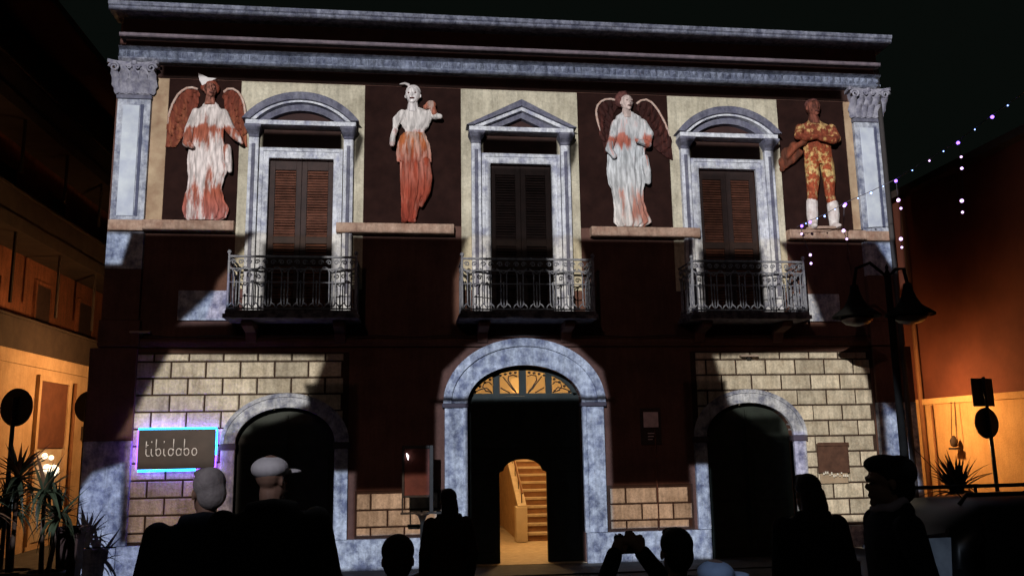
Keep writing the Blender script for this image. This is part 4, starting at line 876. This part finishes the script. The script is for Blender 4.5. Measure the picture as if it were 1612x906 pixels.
for p, me in ((wire[1], big), (wire[2], big), (wire[3], blm), (wire[4], big), (wire[5], blm), (wire[6], big), (wire[7], whm), (wire[8], big), (wire[9], big)):
    link('bulb', me, None, sl, (p[0], p[1], p[2]-.03), None, (.6,)*3 if p is wire[7] else None)
for a_, b_ in zip(wire[1:], wire[2:]):
    for q in (.5,): link('bulb', blm, None, sl, tuple(a_[i]+(b_[i]-a_[i])*q-(.02 if i == 2 else 0) for i in range(3)), None, (.55,)*3)
for strand in ([(6.345, -2.99, 6.434), (6.334, -3.04, 6.163), (6.316, -3.05, 5.979), (6.30, -3.05, 5.72), (6.258, -3.05, 5.471), (6.241, -3.06, 5.291)],
               [(5.866, -2.04, 6.112), (5.85, -2.08, 5.749), (5.856, -2.12, 5.601), (5.805, -2.12, 5.098), (5.801, -2.13, 4.959)],
               [(5.397, -1.26, 5.93), (5.377, -1.25, 5.873), (5.333, -1.24, 5.442), (5.351, -1.29, 5.287), (5.34, -1.3, 5.15), (5.36, -1.33, 5.016)],
               [(4.912, -.6, 5.708), (4.898, -.6, 5.535), (4.898, -.86, 5.10), (4.894, -.87, 4.95)]):
    MB().tube(strand, .006, 4).build('strand', WIRE, sl)
    for p in strand[1:]:
        if (p[2] in (5.72, 5.15, 5.016)): continue
        link('bulb', whm, None, sl, p, None, (random.uniform(.7, 1.25),)*3)

# ================================================================== lit name sign
sg = thing('neon_sign', 'dark name sign with glowing blue and violet edge on the left brickwork', 'sign', (-5.615, -.13, 1.98))
bevel(MB().box(-.585, .585, -.06, -.02, -.305, .305).build('panel', mat('sign_brown', (.05, .032, .027), (.03, .02, .017), 3, .5), sg), .006)
CY = emit('cyan_tube', (.02, .50, 1.0), 5.0); VI = emit('violet_tube', (.28, .10, .95), 2.6)
for a, b_, m_, r_ in (((-.60, .325), (.60, .325), CY, .016), ((.605, .31), (.605, -.10), CY, .014), ((-.58, -.33), (.30, -.325), CY, .018), ((-.605, .31), (-.605, -.31), VI, .010), ((.605, -.11), (.60, -.31), VI, .012), ((.31, -.325), (.60, -.33), VI, .012)):
    MB().tube([(a[0], -.03, a[1]), (b_[0], -.03, b_[1])], r_, 8).build('neon_tube', m_, sg)
for a, b_ in (((-.58, .29), (.58, .29)), ((-.58, -.29), (.58, -.29)), ((-.55, .27), (-.55, -.27)), ((.55, .27), (.55, -.27))):
    MB().tube([(a[0], .0, a[1]), (b_[0], .0, b_[1])], .008, 6).build('neon_tube', emit('violet_back_tube', (.30, .07, 1.0), 34), sg)
LET = mat('steel_letter', (.72, .68, .68), (.55, .5, .5), 10, .35)
def letter(x, ch):
    zb, xh, top = -.10, .11, .18; w = .075; P = []
    bowl = [(x+w/2+w/2*math.cos(t), zb+xh/2+xh/2*math.sin(t)) for t in [2*PI*i/14 for i in range(15)]]
    if ch == 't': P = [[(x, top-.05), (x, zb+xh+.014)], [(x, zb+xh), (x, zb+.03), (x+.02, zb), (x+.06, zb)], [(x, zb+xh+.055), (x+.035, zb+xh+.055)]]
    if ch == 'i': P = [[(x+.02, zb+xh), (x+.02, zb+.03), (x+.035, zb), (x+.055, zb)], [(x+.02, zb+xh+.09), (x+.02, zb+xh+.12)]]
    if ch == 'b': P = [[(x, top-.02), (x, zb+xh+.014)], [(x, zb+xh), (x, zb+xh/2)], bowl]
    if ch == 'd': P = [[(x+w, top-.02), (x+w, zb+xh+.014)], [(x+w, zb+xh), (x+w, zb+xh/2)], bowl]
    if ch == 'a': P = [bowl, [(x+w, zb+xh), (x+w, zb)]]
    if ch == 'o': P = [bowl]
    mb = MB()
    for q in P: mb.tube([(u, -.066, v) for u, v in q], .0085, 6)
    mb.build('letter_'+ch, LET, sg, True)
for x, ch in zip((-.46, -.40, -.31, -.21, -.12, .0, .12, .24), 'tibidabo'): letter(x, ch)

# ================================================================== small things on the wall
t = thing('wall_plaque', 'small grey square plaque on dark backing between portal and right arch', 'plaque', (2.185, -.03, 2.35))
bevel(MB().box(-.18, .18, 0, .025, -.42, .20).build('backing', mat('plaque_backing', (.05, .035, .03)), t), .005)
bevel(MB().box(-.13, .13, -.02, -.001, -.13, .13).build('plate', mat('grey_plate', (.8, .66, .70), (.6, .48, .52), 12, .4), t), .005)
for k in range(3): MB().box(-.06+.0*k, .06-.02*k, -.008, -.001, -.24-.05*k, -.225-.05*k).build('lettering', mat('grey_plate', (.8, .66, .7)), t)
t = thing('menu_case', 'dark wooden notice case with small white marks on the right brickwork', 'notice case', (5.42, -.05, 1.555))
c_ = bevel(MB().box(-.28, .28, -.06, .0, -.16, .34).build('case', mat('case_wood', (.10, .05, .035), (.06, .03, .022), 8), t), .006)
bevel(MB().box(-.29, .29, -.08, -.061, .30, .36).build('top_moulding', mat('case_wood', (.1, .05, .035)), c_), .005)
bevel(MB().box(-.25, .25, -.03, .0, -.34, -.17).build('lower_sheet', mat('tan_sheet', (.40, .32, .24), (.32, .25, .18), 8), t), .004)
rr = random.Random(5)
for k in range(13):
    x = -.22+.036*k; h_ = rr.uniform(.012, .05); z_ = -.20+rr.uniform(-.04, .03)
    MB().box(x, x+.014, -.085, -.065, z_, z_+h_).build('white_mark', mat('white_mark', (.85, .85, .8), (.8, .8, .75), 4, .4), t)
for x, z, lab in ((4.0, 3.44, 'small grey wall fitting above the right arch'), (-6.3, 3.86, 'small grey wall fitting high on the left corner')):
    t = thing('wall_fitting', lab, 'wall fitting', (x, -.06, z)); bevel(MB().box(-.16, .16, -.08, .055, -.02, .015).build('bar', mat('fitting_grey', (.35, .28, .24)), t), .008)
    MB().box(-.03, .03, -.03, .05, -.07, -.021).build('mount', BLACK, t)
# menu stand
t = thing('menu_stand', 'black menu case on a slim pedestal left of the portal', 'menu stand', (-1.72, -.75, 0))
fr = MB(); fr.box(-.34, -.30, 0, .05, 1.18, 1.98); fr.box(.09, .15, .0, .05, .957, 1.98); fr.box(-.2995, .0895, 0, .05, 1.93, 1.98); fr.box(-.2995, .0895, 0, .05, 1.18, 1.215)
fr = bevel(fr.build('case_frame', BLACK, t), .006)
MB().box(-.2995, .0895, .02, .03, 1.216, 1.929).build('menu_sheet', mat('dark_menu', (.16, .06, .05), (.10, .04, .035), 5, .25), fr)
MB().tube([(-.27, -.01, 1.86), (-.25, -.015, 1.82), (-.243, -.015, 1.76)], [.004, .016, .004], 6).build('glint_tube', emit('menu_glint', (1, .9, .92), 5), fr, True)  # glowing tube added to draw the glint on the case
MB().box(-.36, .40, -.03, .10, .93, .955).build('shelf', BLACK, t)
MB().lathe([(.20, 0), (.20, .02), (.06, .06), (.035, .14), (.032, .8), (.07, .90), (.12, .929)], (-.02, .03, 0), 14).build('pedestal', BLACK, t, True)
MB().tube([(-.33, 0, .93), (-.33, 0, 1.18)], .012, 6).build('stay', BLACK, t)

# ================================================================== plants
LEAFG = mat('dark_leaf', (.05, .065, .03), (.028, .036, .018), 8, .5, vary=.3); LEAFW = mat('dry_leaf', (.20, .10, .045), (.12, .06, .03), 8, .6, vary=.3)
TERRA = mat('terracotta', (.05, .024, .017), (.03, .015, .011), 6, .8, .2, 50)
def blade(L, w, droop, seed):
    mb = MB(); v = []; n = 7
    for i in range(n+1):
        t = i/n; x = L*t*(1-.12*droop*t); z = L*(.15*t)-droop*L*.55*t*t; ww = w*(.35+.65*math.sin(PI*min(1, .25+t*.75)))*(1-t**3)+.0015
        v += [(x, -ww, z+.25*ww), (x, 0, z-.15*ww), (x, ww, z+.25*ww)]
    f = []
    for i in range(n): f += [(i*3, i*3+1, i*3+4, i*3+3), (i*3+1, i*3+2, i*3+5, i*3+4)]
    return mb.add(v, f).mesh('leaf', True)
BL = [blade(.62, .036, d, 0) for d in (.1, .5, 1.0, 1.5)]
def yucca(loc, label, stems, pot, n=34, s=1.0, seed=1, group='potted yuccas by the left corner'):
    t = thing('yucca_plant', label, 'plant', loc, 0, group); rnd = random.Random(seed)
    po = MB().lathe([(pot*.62, 0), (pot*.66, .02), (pot*.92, pot*1.45), (pot, pot*1.46), (pot*1.02, pot*1.62), (pot*.9, pot*1.63), (pot*.86, pot*1.5)], n=20).build('pot', TERRA, t, True)
    MB().lathe([(pot*.86, pot*1.48), (pot*.3, pot*1.53)], n=14).build('soil', mat('soil', (.03, .02, .015)), po)
    for (x, y, h) in stems:
        MB().tube([(x*.4, y*.4, pot*1.4), (x*.8, y*.8, (h+pot*1.4)/2), (x, y, h)], [.035, .03, .025], 7).build('stem', mat('yucca_stem', (.12, .075, .045), (.07, .04, .025), 20), t, True)
        for k in range(n):
            el = rnd.uniform(-.35, 1.25); az_ = rnd.uniform(0, 2*PI); q = s*rnd.uniform(.7, 1.1)
            me = BL[min(3, max(0, int((1.2-el)*2.4+rnd.uniform(-.4, .6))))]
            o = link('leaf', me, LEAFG, t, (x, y, h+rnd.uniform(-.06, .08)), (rnd.uniform(-.2, .2), -el, az_), (q, q, q))
            if rnd.random() < .22:
                o.material_slots[0].link = 'OBJECT'; o.material_slots[0].material = LEAFW
yucca((-6.72, -2.2, 0), 'potted yucca with drooping leaves nearest the left corner of the palazzo', [(-.05, 0, 1.42), (.12, .05, 1.12)], .27, 46, .85, 3)
yucca((-7.2, -2.0, 0), 'tallest potted yucca, spiky dark head against the lamplit wall', [(0, 0, 1.62), (-.12, .1, 1.25)], .27, 50, .9, 5)
yucca((-7.5, -2.7, 0), 'potted yucca at the far left edge in front of the round sign', [(0, 0, 1.78), (.15, .0, 1.3)], .27, 50, .95, 9)
t = thing('planter_trough', 'dark terracotta trough with flared rim beside the left corner of the palazzo', 'planter', (-6.70, -1.35, 0))
MB().loft([[(a, -b_, z), (a, b_, z), (-a, b_, z), (-a, -b_, z)][::-1] for a, b_, z in ((.11, .11, 0), (.15, .15, .84), (.19, .18, .85), (.19, .18, .93), (.15, .14, .93), (.14, .13, .87))]).build('trough', TERRA, t)
yucca((5.75, -3.0, 0), 'spiky agave in a pot between the dark car and the orange wall', [(0, 0, 1.2)], .24, 90, 1.0, 12, 'agave by the right corner')

# ================================================================== parked car (dark estate)
def make_car(loc, rz):
    t = thing('parked_car', 'dark estate car with roof rails and antenna parked at the right edge', 'car', loc, rz)
    PAINT = mat('black_car_paint', (.012, .013, .015), (.010, .011, .012), 3, .35, spec=.35); GL = mat('car_glass', (.012, .012, .014), None, 3, .12, spec=.5)
    # body: sections along x from the tail (0) to the nose (4.4): (x, half width, z bottom, z shoulder, z top, top half width)
    secs = [(0.0, .70, .42, .80, .92, .66), (.06, .82, .30, .84, 1.0, .74), (.5, .87, .24, .90, .98, .80), (1.3, .89, .22, .90, .97, .82), (2.4, .89, .22, .88, .95, .82), (3.1, .88, .22, .84, .93, .80), (3.7, .86, .24, .78, .86, .74), (4.15, .80, .28, .68, .76, .64), (4.38, .66, .36, .58, .66, .5)]
    rings = []
    for x, w, zb, zs, zt, tw in secs:
        prof = [(-w*.85, zb), (-w, zb+.12), (-w*1.0, (zb+zs)/2), (-w*.99, zs), (-tw, zt), (0, zt+.03), (tw, zt), (w*.99, zs), (w*1.0, (zb+zs)/2), (w, zb+.12), (w*.85, zb)]
        rings.append([(x, y, z) for y, z in prof])
    b = MB().loft(rings).build('body', PAINT, t, True)
    cab = [(.10, .70, .98, .72), (.22, .68, 1.30, .60), (.55, .66, 1.46, .56), (1.4, .66, 1.50, .57), (2.2, .66, 1.47, .56), (2.5, .68, 1.36, .58), (3.05, .72, .97, .70)]
    v = []; rings = [[(x, -.80+.06, .93), (x, -tw, zt-.06), (x, -tw*.8, zt), (x, 0, zt+.02), (x, tw*.8, zt), (x, tw, zt-.06), (x, .74, .93)] for x, w, zt, tw in cab]
    MB().loft(rings).build('cabin', PAINT, t, True)
    for s in (-1, 1):
        for x0, x1, x2, x3 in ((.34, 1.02, 1.02, .48), (1.10, 1.82, 1.82, 1.10), (1.90, 2.72, 2.42, 1.90)):
            q = [(x0, s*.745, .985), (x1, s*.745, .985), (x2, s*.615, 1.385), (x3, s*.615, 1.385)]
            q2 = [(x, y-s*.02, z) for x, y, z in q]
            MB().add([(x, y+s*.012, z) for x, y, z in q]+q2, [(0, 1, 2, 3), (7, 6, 5, 4), (0, 4, 5, 1), (1, 5, 6, 2), (2, 6, 7, 3), (3, 7, 4, 0)]).build('side_window', GL, t)
        MB().tube([(.35, s*.50, 1.47), (.42, s*.50, 1.545), (2.05, s*.50, 1.555), (2.15, s*.50, 1.48)], .018, 8).build('roof_rail', BLACK, t, True)
        for x in (1.2,): MB().tube([(x, s*.50, 1.49), (x, s*.50, 1.55)], .016, 6).build('rail_foot', BLACK, t)
        m_ = MB().ball((2.55, s*.95, 1.02), (.07, .10, .07), 10, 7).build('wing_mirror', PAINT, t, True)
        MB().box(.0, .05, min(s*.52, s*.78), max(s*.52, s*.78), .72, .90).build('tail_light', mat('red_lens', (.30, .02, .015), None, 4, .2), t)
        MB().ball((4.2, s*.56, .62), (.12, .16, .08), 10, 6).build('headlight', mat('lens_glass', (.5, .5, .5), None, 4, .1), t, True)
        for x in (.82, 3.45):
            w = MB().tube([(x, s*.70, .32), (x, s*.905, .32)], [.32, .32], 26).build('wheel', mat('tyre', (.015, .015, .015), None, 6, .9), t)
            MB().tube([(x, s*.906, .32), (x, s*.915, .32)], [.20, .18], 18).build('rim', mat('rim_metal', (.25, .25, .26), None, 6, .35, metal=.8), w)
    MB().add([(.085, -.62, 1.0), (.085, .62, 1.0), (.215, .54, 1.28), (.215, -.54, 1.28)], [(3, 2, 1, 0)]).build('rear_window', GL, t)
    MB().add([(3.06, -.64, 1.0), (3.06, .64, 1.0), (2.53, .54, 1.35), (2.53, -.54, 1.35)], [(0, 1, 2, 3)]).build('windscreen', GL, t)
    MB().tube([(.60, -.2, 1.48), (.15, -.25, 1.93)], [.006, .003], 5).build('antenna', BLACK, t)
    MB().box(1.3, 1.45, -.78, -.772, 1.0, 1.01).build('trim', BLACK, t)
    return t
make_car((2.15, -7.35, 0), 0)
t = thing('patch_sheet', 'pale blue sheet added to carry the bright patch by the car tail', 'sheet', (2.02, -8.25, 0))
MB().add([(-.11, 0, .86), (.10, .02, .84), (.13, .02, 1.26), (-.09, 0, 1.26), (-.11, .012, .86), (.10, .032, .84), (.13, .032, 1.26), (-.09, .012, 1.26)], [(3,2,1,0),(4,5,6,7),(0,1,5,4),(1,2,6,5),(2,3,7,6),(3,0,4,7)]).build('sheet', mat('pale_blue_sheet', (.60, .68, .78), (.4, .46, .56), 7), t)  # sheet and stake are made up to carry an unexplained bright patch
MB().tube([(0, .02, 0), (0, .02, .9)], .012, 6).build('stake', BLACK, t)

# ================================================================== people
def capsule(mb, pts, rs):
    mb.tube(pts, rs, 10)
    for p, r in zip(pts, rs): mb.ball(p, r, 10, 7)
SKIN = mat('skin', (.32, .19, .14), (.26, .15, .11), 8, .6)
def person(label, loc, h, rz, coat, hair, pose='stand', headturn=0, headdrop=0, extra=None, wide=1.0, hairstyle='short', trousers=None):
    t = thing('person', label, 'person', loc, rz, 'onlookers in the dark'); k = h/1.75
    S = lambda *p: Vector((p[0]*k*1.0, p[1]*k, p[2]*k))
    trousers = trousers or mat('dark_trousers', (.02, .02, .024), (.014, .014, .017), 12, .9)
    # arms: shoulder, elbow, wrist (local, facing +y)
    A = {'stand': [((-.19, 0, 1.42), (-.25, -.03, 1.13), (-.24, .07, .88)), ((.19, 0, 1.42), (.25, -.03, 1.13), (.24, .07, .88))],
         'fold': [((-.19, 0, 1.42), (-.26, .04, 1.14), (-.02, .2, 1.12)), ((.19, 0, 1.42), (.26, .04, 1.14), (.02, .22, 1.16))],
         'photo': [((-.19, 0, 1.40), (-.40, .12, 1.40), (-.28, .24, 1.60)), ((.19, 0, 1.40), (.08, .30, 1.36), (-.11, .27, 1.60))],
         'pocket': [((-.19, 0, 1.42), (-.30, -.04, 1.13), (-.20, .08, .95)), ((.19, 0, 1.42), (.30, -.04, 1.13), (.20, .08, .95))]}[pose]
    hc = S(0, .02, 1.625); hc.z -= headdrop; rt = Matrix.Rotation(headturn, 3, 'Z')
    H = lambda a, b_, c: hc+rt @ Vector((a*k, b_*k, c*k))
    b = MB()
    b.ball(H(0, -.01, .035), tuple(v*k for v in (.075, .095, .088)), 14, 10); b.ball(H(0, .02, -.045), tuple(v*k for v in (.06, .072, .075)), 12, 8)
    b.ball(H(0, .098, -.015), tuple(v*k for v in (.012, .018, .022)), 8, 6); b.ball(H(0, .088, .03), tuple(v*k for v in (.05, .018, .012)), 8, 5)
    b.ball(H(0, .088, -.062), tuple(v*k for v in (.024, .014, .010)), 8, 5); b.ball(H(0, .075, -.10), tuple(v*k for v in (.022, .022, .018)), 8, 5)
    for e in (-1, 1): b.ball(H(e*.078, -.005, -.005), tuple(v*k for v in (.010, .02, .03)), 6, 5); b.ball(H(e*.03, .088, .012), .009*k, 6, 5)
    capsule(b, [H(0, -.01, -.06), S(0, -.01, 1.47), S(0, -.005, 1.40)], [.052*k, .055*k, .07*k])
    capsule(b, [S(0, 0, 1.36), S(0, 0, 1.15), S(0, 0, .95)], [.11*k, .10*k, .11*k])
    for (s, el, wr), e in zip(A, (-1, 1)):
        s, el, wr = S(*s), S(*el), S(*wr); capsule(b, [s, el, wr], [.045*k, .036*k, .026*k])
        d = (wr-el).normalized(); side = d.cross(Vector((0, 1, 0)) if abs(d.y) < .8 else Vector((0, 0, 1))).normalized(); nrm = side.cross(d)
        palm = wr+d*.045*k; capsule(b, [wr, palm, wr+d*.085*k], [.026*k, .034*k, .030*k])
        for i, L in enumerate((.062, .074, .070, .052)):
            q = wr+d*.085*k+side*(i-1.5)*.018*k
            capsule(b, [q, q+d*L*.5*k+nrm*.006*k, q+d*L*.85*k+nrm*.026*k], [.0095*k, .009*k, .008*k])
        q = wr+d*.03*k-side*.03*k; capsule(b, [q, q-side*.022*k+d*.028*k, q-side*.02*k+d*.058*k+nrm*.01*k], [.012*k, .011*k, .009*k])
        b.tube([S(0, 0, .98), S(e*.09, 0, .92), S(e*.10, .01, .5), S(e*.105, -.01, .08)], [.09*k, .08*k, .052*k, .038*k], 10); b.ball(S(e*.105, .06, .045), tuple(v*k for v in (.04, .11, .04)), 10, 6)
    fused(b, 'body', SKIN, t, .0085, 2)
    # jacket
    b = MB(); w = wide
    rows = [(.86, .205, .15), (.95, .20, .145), (1.1, .185, .135), (1.25, .20, .14), (1.36, .215, .14), (1.42, .20, .125), (1.475, .12, .10), (1.50, .07, .075)]
    b.loft([[(a*w*k*math.cos(2*PI*j/24), -.005+d_*k*math.sin(2*PI*j/24), z*k) for j in range(24)] for z, a, d_ in rows])
    for (s, el, wr), e in zip(A, (-1, 1)): capsule(b, [S(s[0]*w, s[1], s[2]-.01), S(*el), S(*wr)], [.078*k, .063*k, .048*k])
    capsule(b, [S(-.10, -.05, 1.49), S(0, -.075, 1.50), S(.10, -.05, 1.49)], [.035*k, .04*k, .035*k])
    fused(b, 'jacket', coat, t, .014, 2)
    b = MB()
    for e in (-1, 1): b.tube([S(0, 0, .98), S(e*.085, 0, .90), S(e*.10, .01, .5), S(e*.105, -.01, .09)], [.12*k, .115*k, .08*k, .072*k], 12)
    b.ball(S(0, 0, .92), tuple(v*k for v in (.175, .125, .11)), 14, 8)
    fused(b, 'trousers', trousers, t, .015, 2)
    for e in (-1, 1):
        b = MB(); b.ball(S(e*.105, .05, .045), tuple(v*k for v in (.05, .135, .048)), 12, 7); b.tube([S(e*.105, -.02, .05), S(e*.105, -.02, .13)], .05*k, 10)
        fused(b, 'shoe', mat('black_shoe', (.015, .014, .014)), t, .012, 2)
    b = MB()
    if hairstyle in ('short', 'long', 'bun'):
        b.ball(H(0, -.025, .055), tuple(v*k for v in (.088, .100, .088)), 14, 9); b.ball(H(0, -.06, .0), tuple(v*k for v in (.080, .065, .085)), 12, 8)
        b.ball(H(0, .05, .105), tuple(v*k for v in (.06, .05, .03)), 10, 6)
        if hairstyle == 'long': b.tube([H(0, -.06, .02), H(0, -.085, -.08), H(0, -.085, -.2), H(0, -.08, -.26)], [.085*k, .09*k, .085*k, .05*k], 12)
        if hairstyle == 'bun': b.ball(H(0, -.085, .06), tuple(v*k for v in (.09, .095, .09)), 12, 8); b.ball(H(0, .0, .10), tuple(v*k for v in (.085, .11, .055)), 12, 7); b.ball(H(0, -.09, -.03), tuple(v*k for v in (.08, .07, .08)), 12, 7)
        fused(b, 'hair', hair, t, .011, 1)
    elif hairstyle == 'cap':
        b.ball(H(0, -.012, .055), tuple(v*k for v in (.096, .110, .062)), 16, 10); b.ball(H(0, .115, .035), tuple(v*k for v in (.075, .085, .016)), 14, 6)
        b.v = [(x, y, z) if True else 0 for x, y, z in b.v]
        fused(b, 'cap', hair, t, .011, 2)
    elif hairstyle == 'hood':
        b.ball(H(0, -.03, .03), tuple(v*k for v in (.112, .122, .125)), 16, 10); b.ball(H(0, -.05, -.09), tuple(v*k for v in (.12, .10, .09)), 12, 8); b.tube([H(0, -.03, -.06), S(0, -.03, 1.46)], [.10*k, .13*k], 14)
        fused(b, 'hood', hair, t, .014, 2)
    if extra: extra(t, k, S, H)
    return t
NAVY = mat('navy_cloth', (.020, .024, .036), (.012, .014, .022), 14, .95, .2, 90); BLK = mat('black_cloth', (.016, .017, .016), (.010, .011, .010), 14, .95, .2, 90)
MAR = mat('dark_maroon_cloth', (.055, .020, .016), (.035, .013, .011), 14, .95, .2, 90); DHAIR = mat('dark_hair', (.022, .015, .012), (.012, .009, .008), 40, .7, .4, 120)
PALEC = mat('white_cap_cloth', (.78, .76, .80), (.66, .63, .68), 10, .9); PALEH = mat('pale_hood_cloth', (.42, .38, .38), (.22, .19, .20), 7, .95, .3, 60); PBLUE = mat('pale_blue_cloth', (.60, .70, .86), (.42, .50, .66), 7, .9)
person('person in a white cap and dark jacket in front of the left arch', (-2.77, -9.4, 0), 1.985, .25, BLK, PALEC, 'pocket', -.9, 0, None, 1.2, 'cap')
person('person with pale grey hair beside the white cap, under the name sign', (-3.16, -9.25, 0), 1.90, .1, NAVY, PALEH, 'pocket', .5, 0, None, 1.25, 'short')
person('person with short hair in profile facing left before the right corner', (.80, -9.75, 0), 1.90, PI/2-.15, NAVY, DHAIR, 'pocket', .1, 0, lambda t, k, S, H: MB().tube([S(-.08, .03, 1.50), S(0, .09, 1.49), S(.08, .03, 1.50), S(.05, -.05, 1.53), S(-.05, -.05, 1.53)], .028*k, 8, True).build('pale_scarf', mat('lilac_scarf', (.5, .44, .56)), t, True), 1.1, 'bun')
person('person with long dark hair facing the palazzo beside the right arch', (.78, -8.74, 0), 1.77, .05, BLK, DHAIR, 'stand', .1, 0, None, 1.05, 'long')
def phone(t, k, S, H):
    bevel(MB().box(-.27*k, -.105*k, .275*k, .286*k, 1.60*k, 1.70*k).build('phone', BLACK, t), .004)
person('short person photographing with raised arms in front of the right plinth', (-.70, -10.4, 0), 1.605, 0, BLK, DHAIR, 'photo', 0, 0, phone, 1.0, 'short')
person('small onlooker, only the round head showing beside the menu stand', (-2.04, -10.3, 0), 1.60, 0, MAR, mat('maroon_hair', (.035, .016, .012), (.02, .01, .008), 30, .8), 'stand', 0, 0, None, 1.0, 'short')
person('person in a dark maroon coat at the left jamb of the portal', (-1.61, -6.4, 0), 1.60, .2, MAR, mat('maroon_hair', (.035, .016, .012)), 'stand', 0, 0, None, .95, 'long', MAR)
person('small person in a pale blue cap at the bottom edge before the right arch', (-.60, -10.7, 0), 1.505, .2, BLK, PBLUE, 'stand', -1.5, 0, None, 1.0, 'cap')
